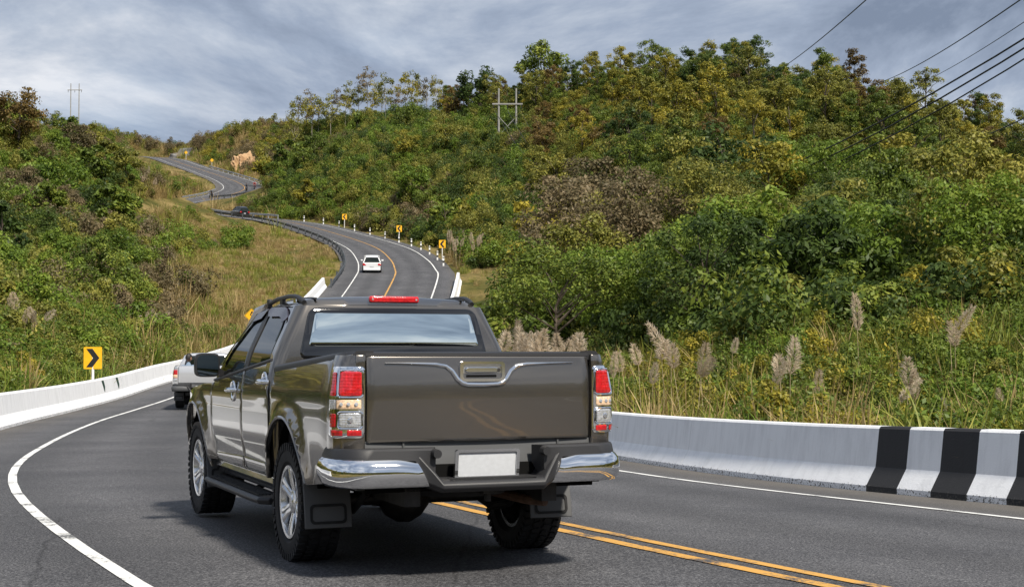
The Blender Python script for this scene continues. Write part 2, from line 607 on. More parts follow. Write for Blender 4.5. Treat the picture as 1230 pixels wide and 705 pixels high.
leaf_mat('leaf_yellow', [(0, (0.106, 0.113, 0.017)), (.5, (0.271, 0.244, 0.031)), (1, (0.493, 0.389, 0.050))], trans=.32)
leaf_mat('leaf_olive', [(0, (0.075, 0.085, 0.015)), (.5, (0.200, 0.203, 0.035)), (1, (0.372, 0.330, 0.066))], trans=.28)
leaf_mat('leaf_brown', [(0, (0.077, 0.068, 0.028)), (.5, (0.187, 0.149, 0.077)), (1, (0.341, 0.253, 0.143))], trans=.35)
leaf_mat('leaf_russet', [(0, (.075, .055, .018)), (.5, (.17, .115, .036)), (1, (.29, .20, .06))], trans=.35)
leaf_mat('grass_green', [(0, (0.089, 0.118, 0.018)), (.5, (0.216, 0.245, 0.039)), (1, (0.418, 0.383, 0.086))], trans=.32)
leaf_mat('grass_dry', [(0, (0.184, 0.135, 0.049)), (.5, (0.356, 0.259, 0.108)), (1, (0.562, 0.432, 0.216))], trans=.3)
leaf_mat('plume', [(0, (.40, .31, .20)), (.5, (.58, .48, .35)), (1, (.76, .67, .55))], trans=.45, rough=.8, spec=.05)

# ------------------------------------------------------------------ the road's course
# x, y, z of the centre line, cross fall of the two lanes, width to the edge lines
ST = np.array([
    (70, -40, .3, 0, -.02, 4.0, 4.4), (50, -31, .2, 0, -.02, 4.0, 4.4), (32, -21, .1, 0, -.03, 4.0, 4.5),
    (19, -11, .0, 0, -.03, 4.0, 4.6), (11.5, -3.5, .0, 0, -.03, 4.0, 4.6), (6.8, 1.8, .0, 0, -.03, 3.8, 4.9),
    (3.85, 5.8, .0, 0, -.03, 3.8, 4.95), (.29, 11.95, .0, 0, -.04, 3.62, 4.95), (-2.6, 19.3, -.12, .005, -.05, 3.68, 4.75),
    (-4.75, 28.6, -.30, .01, -.048, 3.95, 4.3), (-6.7, 38.6, -.42, .01, -.02, 3.95, 4.0), (-7.9, 46.8, -.45, .005, -.01, 3.8, 3.8),
    (-8.7, 54.0, -.36, 0, -.01, 3.6, 3.6), (-9.3, 62, -.08, 0, 0, 3.5, 3.5), (-9.6, 70, .22, 0, 0, 3.4, 3.5),
    (-9.75, 82, .92, 0, 0, 3.35, 3.5), (-9.8, 93, 2.0, 0, 0, 3.3, 3.6), (-9.85, 104, 3.6, 0, 0, 3.3, 3.6), (-9.95, 115, 5.4, 0, 0, 3.3, 3.7),
    (-10.3, 130, 7.8, 0, 0, 3.4, 3.8), (-11.0, 139, 8.9, .01, -.0, 3.4, 3.8), (-12.4, 151, 10.5, .02, 0, 3.4, 3.8),
    (-15.4, 170, 12.9, .02, 0, 3.4, 3.8), (-19.7, 188, 15.2, .01, 0, 3.4, 3.7), (-24.7, 204, 17.4, 0, 0, 3.4, 3.6),
    (-30.3, 219, 19.6, 0, 0, 3.4, 3.5), (-35.6, 231, 21.3, 0, 0, 3.4, 3.5), (-45.0, 247, 23.5, 0, 0, 3.5, 3.5),
    (-54.5, 255, 25.0, 0, 0, 3.6, 3.6), (-62, 264, 26.6, 0, 0, 3.7, 3.7), (-65, 275, 28.2, 0, 0, 3.7, 3.7),
    (-64, 287, 30.0, 0, 0, 3.7, 3.7), (-60.8, 299, 31.9, 0, 0, 4.2, 4.2), (-58.6, 312, 34.2, 0, 0, 4.6, 4.6),
    (-59.0, 326, 36.8, 0, 0, 4.6, 4.6), (-63.0, 339, 39.6, 0, 0, 4.6, 4.6), (-71, 355, 43.2, 0, 0, 4.2, 4.2),
    (-82, 375, 47.8, 0, 0, 3.5, 3.5), (-93, 398, 52.6, 0, 0, 3.5, 3.5), (-106, 425, 56.5, 0, 0, 3.5, 3.5),
    (-124, 455, 58, 0, 0, 3.5, 3.5)], float)


def catmull(P, step=1.2):
    out = []
    for i in range(1, len(P) - 2):
        p0, p1, p2, p3 = P[i - 1], P[i], P[i + 1], P[i + 2]
        n = max(2, int(np.linalg.norm(p2[:2] - p1[:2]) / step))
        for k in range(n):
            t = k / n
            out.append(.5 * ((2 * p1) + (-p0 + p2) * t + (2 * p0 - 5 * p1 + 4 * p2 - p3) * t * t + (-p0 + 3 * p1 - 3 * p2 + p3) * t ** 3))
    return np.array(out)


RD = catmull(ST)
TAN = np.gradient(RD[:, :2], axis=0)
TAN /= np.linalg.norm(TAN, axis=1)[:, None]
RN = np.stack([TAN[:, 1], -TAN[:, 0]], 1)            # to the right of travel
RS = np.concatenate([[0], np.cumsum(np.linalg.norm(np.diff(RD[:, :2], axis=0), axis=1))])
NR = len(RD)


def road_pt(i, off, dz=0.0):
    b = RD[i, 4] if off > 0 else -RD[i, 3]
    z = RD[i, 2] + (b * off if off > 0 else RD[i, 3] * off * -1 * -1)
    if off > 0:
        z = RD[i, 2] + RD[i, 4] * off
    else:
        z = RD[i, 2] + RD[i, 3] * off
    return Vector((RD[i, 0] + RN[i, 0] * off, RD[i, 1] + RN[i, 1] * off, z + dz))


def idx_at(y, lo=0, hi=None):
    """first station past a given distance up the valley"""
    hi = hi or NR
    for i in range(lo, hi):
        if RD[i, 1] >= y:
            return i
    return hi - 1


SH_L, SH_R = 1.75, 1.5        # shoulders
I_TURN = int(np.argmin(np.abs(RD[:, 1] - 250)))


def strip(name, offs, mat, i0=0, i1=None, dz=0.0, **t):
    i1 = i1 or NR
    vs_, fs = [], []
    k = len(offs(0))
    for i in range(i0, i1):
        for o in offs(i):
            vs_.append(road_pt(i, o, dz))
    for i in range(i1 - i0 - 1):
        for j in range(k - 1):
            fs.append((i * k + j, i * k + j + 1, (i + 1) * k + j + 1, (i + 1) * k + j))
    me = bpy.data.meshes.new(name)
    me.from_pydata(vs_, [], fs)
    at = me.attributes.new('lat', 'FLOAT', 'POINT')
    at.data.foreach_set('value', [float(o) for i in range(i0, i1) for o in offs(i)])
    finish(me)
    me.materials.append(mat)
    o = mkobj(name, me)
    tag(o, **t)
    return o


def mark_offs(c, w, sides=None):
    return lambda i: (c(i) - w / 2, c(i) + w / 2)


strip('road', lambda i: (-RD[i, 5] - SH_L, -RD[i, 5], -RD[i, 5] / 2, 0, RD[i, 6] / 2, RD[i, 6], RD[i, 6] + SH_R), MAT['asphalt'],
      label='grey asphalt mountain road winding uphill', cat='road', kind='structure')
strip('left_edge_line', mark_offs(lambda i: -RD[i, 5], .10), MAT['paint_white'], dz=.006, label='white line along the outer left edge of the road', cat='road marking', kind='structure')
strip('right_edge_line', mark_offs(lambda i: RD[i, 6], .12), MAT['paint_white'], dz=.006, label='white line along the right edge of the road', cat='road marking', kind='structure')
I70 = idx_at(72)
strip('centre_line', mark_offs(lambda i: 0, .13), MAT['paint_yellow'], i0=I70 + 1, dz=.006, label='single yellow centre line along the climbing bend', cat='road marking', kind='structure')
strip('centre_line', mark_offs(lambda i: -.13, .11), MAT['paint_yellow'], i1=I70, dz=.006, label='inner yellow stripe of the double centre line', cat='road marking', kind='structure')
strip('centre_line', mark_offs(lambda i: .13, .11), MAT['paint_yellow'], i1=I70, dz=.006, label='outer yellow stripe of the double centre line', cat='road marking', kind='structure')

# ------------------------------------------------------------------ terrain


def PX(px, py, d):
    """a ground point from a bearing, a slope and a distance up the valley"""
    return ((px - 615) / 1780 * d, d, 1.4 + (419.2 - py) / 1780 * d)


CT = [PX(*a) for a in (
    # right hillside
    (700, 330, 80), (700, 283, 122), (700, 218, 172), (700, 140, 218), (690, 116, 240), (800, 300, 80), (800, 262, 105), (800, 200, 145), (800, 136, 185), (800, 116, 200),
    (900, 285, 80), (900, 212, 120), (900, 154, 160), (900, 134, 182),
    (1100, 300, 80), (1100, 258, 118), (1100, 222, 150),
    (1230, 320, 78), (1230, 288, 110), (1230, 270, 140), (1500, 330, 80), (1500, 280, 120),
    (600, 330, 110), (600, 282, 150), (600, 232, 190), (600, 178, 230), (600, 152, 275),
    (540, 272, 180), (540, 222, 215), (530, 165, 258), (530, 143, 290),
    (450, 257, 215), (450, 202, 250), (450, 155, 290), (440, 145, 312),
    (380, 243, 243), (380, 192, 280), (370, 146, 320), (320, 240, 266), (320, 195, 310), (320, 150, 350),
    (290, 172, 390), (270, 160, 402), (225, 174, 418), (165, 172, 442), (87, 158, 450),
    # left hillside and the knoll inside the bend
    (0, 402, 60), (0, 335, 90), (0, 240, 130), (0, 165, 170), (-150, 390, 60), (-150, 320, 90), (-150, 225, 130), (-150, 155, 170),
    (100, 424, 60), (100, 368, 90), (100, 290, 130), (100, 212, 180), (90, 188, 205),
    (150, 405, 75), (150, 345, 110), (150, 287, 150), (150, 235, 200), (150, 206, 240),
    (200, 405, 75), (200, 350, 112), (205, 296, 165), (222, 284, 205), (200, 236, 285), (200, 213, 330), (160, 198, 330), (160, 183, 385),
    (270, 398, 75), (270, 345, 112), (275, 307, 150), (270, 281, 200), (330, 352, 105), (335, 306, 150), (325, 286, 190))]
CT += [(-14.5, 45, .0), (-18, 50, .4), (-19, 38, .0), (-25, 30, -.2), (-25, 18, -.3), (-40, 20, .5), (-70, 30, 2), (-110, 40, 9),
       (8, 26, -.2), (6, 33, .2), (14, 30, .5), (14, 42, 2.2), (2, 45, 1.6), (22, 38, 2.2), (16, 20, -.1), (30, 22, 1.0), (45, 25, 4),
       (70, 40, 6), (100, 60, 10), (12, 12, -.2), (25, 0, 0), (60, 0, 4), (110, 0, 10),
       (-15, -5, -.1), (-40, -20, 1), (0, -40, 1), (-30, -70, 6), (20, -75, 6), (70, -70, 8), (0, -130, 13), (100, -120, 15), (-110, -110, 15), (40, -150, 16), (-120, -20, 10),
       (70, 230, 30), (110, 170, 12), (100, 280, 26), (0, 330, 40), (-60, 470, 50), (-160, 480, 58), (-170, 330, 46), (-150, 230, 36), (-120, 130, 20),
       (-220, 200, 38), (-260, 380, 50), (180, 330, 25), (160, 200, 10), (150, 100, 10), (0, 450, 42), (120, 450, 25), (0, 560, 40), (-150, 580, 50), (-30, 390, 53)]
for i in range(20, NR, 14):
    for off in (-RD[i, 5] - 5, RD[i, 6] + 5):
        p = road_pt(i, off)
        CT.append((p.x, p.y, p.z - .1))
CT = np.array(CT)


def fit_rbf(C):
    d = np.linalg.norm(C[:, None, :2] - C[None, :, :2], axis=2)
    K = np.where(d > 0, d * d * np.log(d + 1e-9), 0) + np.eye(len(C)) * 60.0
    Q = np.concatenate([np.ones((len(C), 1)), C[:, :2]], 1)
    A = np.block([[K, Q], [Q.T, np.zeros((3, 3))]])
    return np.linalg.solve(A, np.concatenate([C[:, 2], np.zeros(3)]))


RBF = fit_rbf(CT)


def vnoise(x, y, seed, scale):
    """smooth value noise"""
    rng = np.random.RandomState(seed)
    T = rng.rand(64, 64)
    u, v = x / scale, y / scale
    iu, iv = np.floor(u).astype(int), np.floor(v).astype(int)
    fu, fv = u - iu, v - iv
    fu, fv = fu * fu * (3 - 2 * fu), fv * fv * (3 - 2 * fv)
    g = lambda a, b: T[a % 64, b % 64]
    return (g(iu, iv) * (1 - fu) + g(iu + 1, iv) * fu) * (1 - fv) + (g(iu, iv + 1) * (1 - fu) + g(iu + 1, iv + 1) * fu) * fv


def road_dist(x, y):
    """distance to the centre line, nearest station, signed side"""
    x, y = np.asarray(x, float), np.asarray(y, float)
    sub = RD[::2]
    best = np.full(x.shape, 1e9); bi = np.zeros(x.shape, int)
    for k in range(len(sub)):
        d = (x - sub[k, 0]) ** 2 + (y - sub[k, 1]) ** 2
        m = d < best
        best[m] = d[m]; bi[m] = k * 2
    side = (x - RD[bi, 0]) * RN[bi, 0] + (y - RD[bi, 1]) * RN[bi, 1]
    return np.sqrt(best), bi, side


def ground(x, y):
    x, y = np.asarray(x, float), np.asarray(y, float)
    xc, yc = np.clip(x, -330, 330), np.clip(y, -190, 640)
    sh = xc.shape
    X, Y = xc.ravel(), yc.ravel()
    z = np.zeros(X.shape)
    for a in range(0, len(X), 20000):
        d = np.sqrt((X[a:a + 20000, None] - CT[None, :, 0]) ** 2 + (Y[a:a + 20000, None] - CT[None, :, 1]) ** 2)
        z[a:a + 20000] = (d * d * np.log(d + 1e-9)) @ RBF[:len(CT)] + RBF[-3] + RBF[-2] * X[a:a + 20000] + RBF[-1] * Y[a:a + 20000]
    z = z.reshape(sh)
    z = z + (vnoise(x, y, 3, 9.0) - .5) * 1.1 + (vnoise(x, y, 4, 27.) - .5) * 2.0 * np.clip((np.hypot(x, y) - 50) / 60, 0, 1)
    d, bi, side = road_dist(x, y)
    half = np.where(side > 0, RD[bi, 6] + SH_R, RD[bi, 5] + SH_L)
    rz = RD[bi, 2] + np.where(side > 0, RD[bi, 4] * np.minimum(d, half), -RD[bi, 3] * np.minimum(d, half))
    w = np.clip((d - half - 1.2) / 7.5, 0, 1)
    w = w * w * (3 - 2 * w)
    low = np.where(d < half - .3, .35, np.clip(.35 - (d - half + .3) * .6, .06, .35))
    return (rz - low) * (1 - w) + z * w


def build_terrain():
    xs = np.concatenate([[-3000, -1800, -1000, -600, -420], np.arange(-330, -110, 7.), np.arange(-110, 70, 1.6), np.arange(70, 331, 7.), [420, 600, 1000, 1800, 3000]])
    ys = np.concatenate([[-3000, -1500, -700, -350], np.arange(-190, 0, 7.), np.arange(0, 130, 1.6), np.arange(130, 460, 2.2), np.arange(460, 641, 9.), [800, 1200, 2000, 3500]])
    X, Y = np.meshgrid(xs, ys)
    Z = ground(X, Y)
    far = np.clip((np.maximum(np.abs(X) - 330, np.maximum(Y - 640, -190 - Y))) / 400, 0, 1)
    Z = Z * (1 - far) - 20 * far
    vs_ = np.stack([X.ravel(), Y.ravel(), Z.ravel()], 1)
    nx, ny = len(xs), len(ys)
    I = np.arange(nx * ny).reshape(ny, nx)
    fs = np.stack([I[:-1, :-1].ravel(), I[:-1, 1:].ravel(), I[1:, 1:].ravel(), I[1:, :-1].ravel()], 1)
    me = bpy.data.meshes.new('terrain')
    me.from_pydata(vs_.tolist(), [], fs.tolist())
    me.shade_smooth()
    me.materials.append(MAT['terrain'])
    tag(mkobj('terrain', me), 'grassy hills rising on both sides of the road', 'hills', kind='structure')


build_terrain()

# ------------------------------------------------------------------ concrete barriers
BH = .80
# profile: outward from the road edge (a, height, foot)
BPROF = [(0.0, -.25, 1.0), (0.0, .07, .85), (.14, .30, .0), (.20, BH - .03, 0), (.225, BH, 0), (.40, BH, 0), (.425, BH - .03, 0), (.49, .30, 0), (.63, .07, .6), (.63, -.25, 1.0)]


def barrier_section(name, i0, i1, side, mat, parent, dz=0.0, t0=0.0, t1=1.0):
    """one run of safety-shape barrier along the road edge between stations (fractions allowed)"""
    pts = []
    ts = [i0] + [k for k in range(int(math.floor(i0)) + 1, int(math.ceil(i1)))] + [i1]
    vs_, fs, foot = [], [], []
    k = len(BPROF)
    for t in ts:
        a = min(int(math.floor(t)), NR - 2); fr = t - a
        for (o, h, ft) in BPROF:
            q = []
            for b in (a, a + 1):
                off = (RD[b, 6] + SH_R + o) if side > 0 else -(RD[b, 5] + SH_L + o)
                base = road_pt(b, (RD[b, 6] + SH_R) if side > 0 else -(RD[b, 5] + SH_L)).z
                p = road_pt(b, off); p.z = base + h
                q.append(p)
            vs_.append(q[0].lerp(q[1], fr)); foot.append(ft)
    n = len(ts)
    for i in range(n - 1):
        for j in range(k - 1):
            fs.append((i * k + j, i * k + j + 1, (i + 1) * k + j + 1, (i + 1) * k + j))
    fs += [tuple(range(k)), tuple(range((n - 1) * k + k - 1, (n - 1) * k - 1, -1))]
    me = bpy.data.meshes.new(name)
    me.from_pydata(vs_, [], fs)
    bm = bmesh.new(); bm.from_mesh(me); bmesh.ops.recalc_face_normals(bm, faces=bm.faces); bm.to_mesh(me); bm.free()
    at = me.attributes.new('foot', 'FLOAT', 'POINT')
    at.data.foreach_set('value', foot)
    finish(me, True, 14)
    me.materials.append(mat)
    return mkobj(name, me, parent)


def frac_at_s(s):
    i = int(np.searchsorted(RS, s)) - 1
    i = max(0, min(i, NR - 2))
    return i + (s - RS[i]) / (RS[i + 1] - RS[i])


def seam_runs(s0, s1, step, gap=.012):
    out = []
    s = s0
    while s < s1 - .1:
        e = min(s + step, s1)
        out.append((s, e - gap))
        s = e
    return out


s_at_y = lambda y: float(RS[idx_at(y)])
bar_r = empty('concrete_barrier', road_pt(idx_at(25), 6))
bar_r['label'] = 'white concrete safety barrier with black painted stripes on the right of the road'
bar_r['category'] = 'barrier'
bar_l = empty('concrete_barrier', road_pt(idx_at(45), -6))
bar_l['label'] = 'long white concrete safety barrier on the outer left side of the bend'
bar_l['category'] = 'barrier'


def under(o, root):
    o.parent = root
    o.matrix_parent_inverse = Matrix.Translation(-Vector(root.location))
    return o


# painted stripes run towards the camera from S_STRIPE
S_STRIPE = float(RS[idx_at(15.4)]) + .85
STRIPE_W = .70
for k in range(14):
    a = S_STRIPE - (k + 1) * STRIPE_W
    black = k % 2 == 0
    o = under(barrier_section('painted_stripe' if black else 'barrier_section', frac_at_s(a), frac_at_s(a + STRIPE_W), 1, MAT['barrier_black' if black else 'barrier_white'], None), bar_r)
for (a, b) in seam_runs(S_STRIPE, s_at_y(125), 6.0):
    under(barrier_section('barrier_section', frac_at_s(a), frac_at_s(b), 1, MAT['barrier_white'], None), bar_r)
for (a, b) in seam_runs(s_at_y(12), s_at_y(120), 8.0):
    under(barrier_section('barrier_section', frac_at_s(a), frac_at_s(b), -1, MAT['barrier_white'], None), bar_l)


def barrier_mark(y, w=.34):
    """short dark green stroke painted on the upper face of the left barrier"""
    i = idx_at(y)
    q = []
    for (ii, h, o) in ((i, .34, .149), (i, .74, .192)):
        off = -(RD[ii, 5] + SH_L + o - .006)
        p = road_pt(ii, off); p.z = road_pt(ii, -(RD[ii, 5] + SH_L)).z + h
        q.append(p)
    t = Vector((TAN[i, 0], TAN[i, 1], 0)) * w
    lean = Vector((TAN[i, 0], TAN[i, 1], 0)) * -.35
    nrm = Vector((RN[i, 0], RN[i, 1], 0)) * -.012
    m = MB()
    f4 = [q[0], q[0] + t, q[1] + t + lean, q[1] + lean]
    m.add(f4 + [p + nrm for p in f4], [(0, 1, 2, 3), (7, 6, 5, 4), (0, 4, 5, 1), (1, 5, 6, 2), (2, 6, 7, 3), (3, 7, 4, 0)])
    return under(m.build('painted_mark', MAT['green_paint'], None, smooth=False), bar_l)


for y in (51.2, 53.2, 70.5):
    barrier_mark(y)

# ------------------------------------------------------------------ W-beam guard rails


def guardrail(i0, i1, side, label, extra=.55, mat='rail_dark', step=3, h=.72):
    root = empty('guard_rail', road_pt(i0, 0))
    tag(root, label, 'guard rail')
    prof = [(0, .31), (.05, .27), (.05, .20), (0, .16), (0, .14), (.05, .10), (.05, .03), (0, 0)]
    rings = []
    offs = lambda i: (RD[i, 6] + extra) if side > 0 else -(RD[i, 5] + extra)
    for i in range(i0, i1):
        ring = []
        for (a, b) in prof:
            p = road_pt(i, offs(i) - side * a, h - .31 + b)
            ring.append(p)
        for (a, b) in reversed(prof):
            p = road_pt(i, offs(i) - side * (a - .012), h - .31 + b)
            ring.append(p)
        rings.append(ring)
    m = MB(); m.loft(rings)
    under(m.build('rail_beam', MAT[mat], None, angle=50), root)
    for i in range(i0, i1, step):
        p = road_pt(i, offs(i) + side * .10)
        m = MB(); m.box((p.x, p.y, p.z + .2), (.14, .14, 1.1), rz=math.atan2(TAN[i, 1], TAN[i, 0]))
        under(m.build('post', MAT[mat], None, smooth=False), root)
    return root


I = lambda y: idx_at(y)
guardrail(I(121), I(252), -1, 'long dark steel guard rail on the inside of the climbing bend', mat='rail_dark', extra=1.3, step=4, h=.60)
guardrail(I(243), I(268), 1, 'short pale guard rail behind the black car', mat='galvanised')
guardrail(I(284), I(318), -1, 'guard rail on the left of the upper hairpin', mat='galvanised')
guardrail(I(322), I(372), 1, 'pale guard rail around the outside of the highest bend', mat='galvanised')
guardrail(I(290), I(312), 1, 'guard rail with close posts below the tall roadside bush', mat='rail_dark', step=2)

# ------------------------------------------------------------------ pickup truck
ZW = .385                      # wheel centre height
WB = 3.096


def interp(tab, x):
    xs_ = [a for a, _ in tab]
    return float(np.interp(x, xs_, [b for _, b in tab]))


SIDE = [(.40, .845), (.50, .885), (.62, .912), (.78, .925), (.92, .930), (1.05, .925), (1.15, .915), (1.22, .905), (1.30, .885), (1.38, .862), (1.72, .70), (1.80, .66)]
_sz = np.array([a for a, _ in SIDE]); _sx = np.array([b for _, b in SIDE])
_k = np.linspace(.38, 1.8, 120)
_v = np.interp(_k, _sz, _sx)
for _ in range(3):
    _v[1:-1] = (_v[:-2] + 2 * _v[1:-1] + _v[2:]) / 4


def halfw(y, z):
    w = float(np.interp(z, _k, _v))
    if y > 3.0:
        w -= .13 * ((y - 3.0) / 1.0) ** 2
    if y < -.85:
        w -= .055 * ((-.85 - y) / .35) ** 2
    for cy in (0, WB):
        r = math.hypot(y - cy, z - .40)
        if z > .40:
            w += .038 * math.exp(-((r - .555) / .055) ** 2)
        else:
            w += .038 * math.exp(-((abs(y - cy) - .555) / .055) ** 2)
    # shallow shoulder crease and a scallop along the doors
    w += .010 * math.exp(-((z - (1.10 - .02 * y)) / .035) ** 2) - .012 * math.exp(-((z - .64) / .07) ** 2) * (1 if .45 < y < 2.5 else .3)
    return w


def arch(cy, r, a0, a1, n=18):
    return [(cy + r * math.cos(R(a0 + (a1 - a0) * i / n)), .40 + r * math.sin(R(a0 + (a1 - a0) * i / n))) for i in range(n + 1)]


belt = lambda y: 1.17 + (2.05 - y) * .098
rail_z = lambda y: 1.265 + (.45 - y) * .062


def wheel(root_name, parent, x, y, sgn, r=ZW, wd=.265, detail=True, rim_mat='alloy'):
    w = empty(root_name, (x, y, r), 0, parent)
    m = MB()
    rr = r * .62
    hw = wd / 2
    prof = [(-hw * .72, rr), (-hw * .95, rr + .03), (-hw, r * .84), (-hw * .93, r * .945), (-hw * .78, r * .985), (hw * .78, r * .985), (hw * .93, r * .945), (hw, r * .84), (hw * .95, rr + .03), (hw * .72, rr)]
    m.lathe(prof, 48, closed=True)
    tyre = m.build('tyre', MAT['rubber'], w)
    if detail:
        t = MB()
        for i in range(44):
            a = 2 * math.pi * i / 44
            for (ax, tw, sh) in ((-.40, .20, 0), (-.14, .2, .5), (.14, .2, 0), (.40, .2, .5)):
                b = a + sh * 2 * math.pi / 44
                Mx = Matrix.Rotation(b, 3, 'X') @ Matrix.Rotation(R(14 if ax < 0 else -14), 3, 'Z')
                c = Matrix.Rotation(b, 3, 'X') @ Vector((ax * wd, 0, r * .985))
                t.box(c, (tw * wd, .036, .022), m=Matrix.Rotation(b, 3, 'X') @ Matrix.Rotation(R(16 if ax < 0 else -16), 3, 'Z'))
            for sd in (-1, 1):
                c = Matrix.Rotation(a, 3, 'X') @ Vector((sd * hw * .95, 0, r * .945))
                t.box(c, (.02, .03, .05), m=Matrix.Rotation(a, 3, 'X'))
        t.build('tread', MAT['rubber'], w, smooth=False)
    # rim: lip, barrel and six split spokes
    m = MB()
    o = sgn * hw
    R0 = rr + .006
    m.lathe([(o * .80, R0), (o * .90, R0 - .004), (o * .88, R0 - .022), (o * .55, R0 - .035), (-o * .7, R0 - .03), (-o * .7, R0)], 48)
    if detail:
        for k in range(6):
            a = 2 * math.pi * k / 6
            rings = []
            for (rad, ax, hw_, dp) in ((.035, .60, .034, .03), (.09, .70, .036, .03), (.15, .80, .044, .03), (R0 - .035, .88, .056, .03), (R0 - .012, .86, .064, .03)):
                dr = Vector((0, math.sin(a), math.cos(a))); sd = Vector((0, math.cos(a), -math.sin(a))); X = Vector((1, 0, 0))
                c0 = dr * rad
                q = lambda u, d: c0 + sd * hw_ * u + X * (o * ax - sgn * d)
                rings.append([q(-1, dp), q(-1, .006), q(-.75, 0), q(-.30, .0), q(-.18, .010), q(.18, .010), q(.30, 0), q(.75, 0), q(1, .006), q(1, dp)])
            m.loft(rings)
        m.lathe([(o * .60, .085), (o * .70, .075), (o * .74, .05), (o * .80, .038), (o * .81, .0001)], 24)
    else:
        for k in range(5):
            a = 2 * math.pi * k / 5
            c = Vector((o * .78, math.sin(a) * R0 * .5, math.cos(a) * R0 * .5))
            m.box(c, (.03, R0 * .34, R0), m=Matrix.Rotation(-a, 3, 'X'))
        m.lathe([(o * .80, .05), (o * .82, .0001)], 12)
    m.build('rim', MAT[rim_mat], w, angle=30)
    m = MB()
    m.lathe([(o * .25, R0 - .03), (o * .25, .0001)], 24)
    m.build('brake_disc', MAT['steel_dark'], w)
    return w


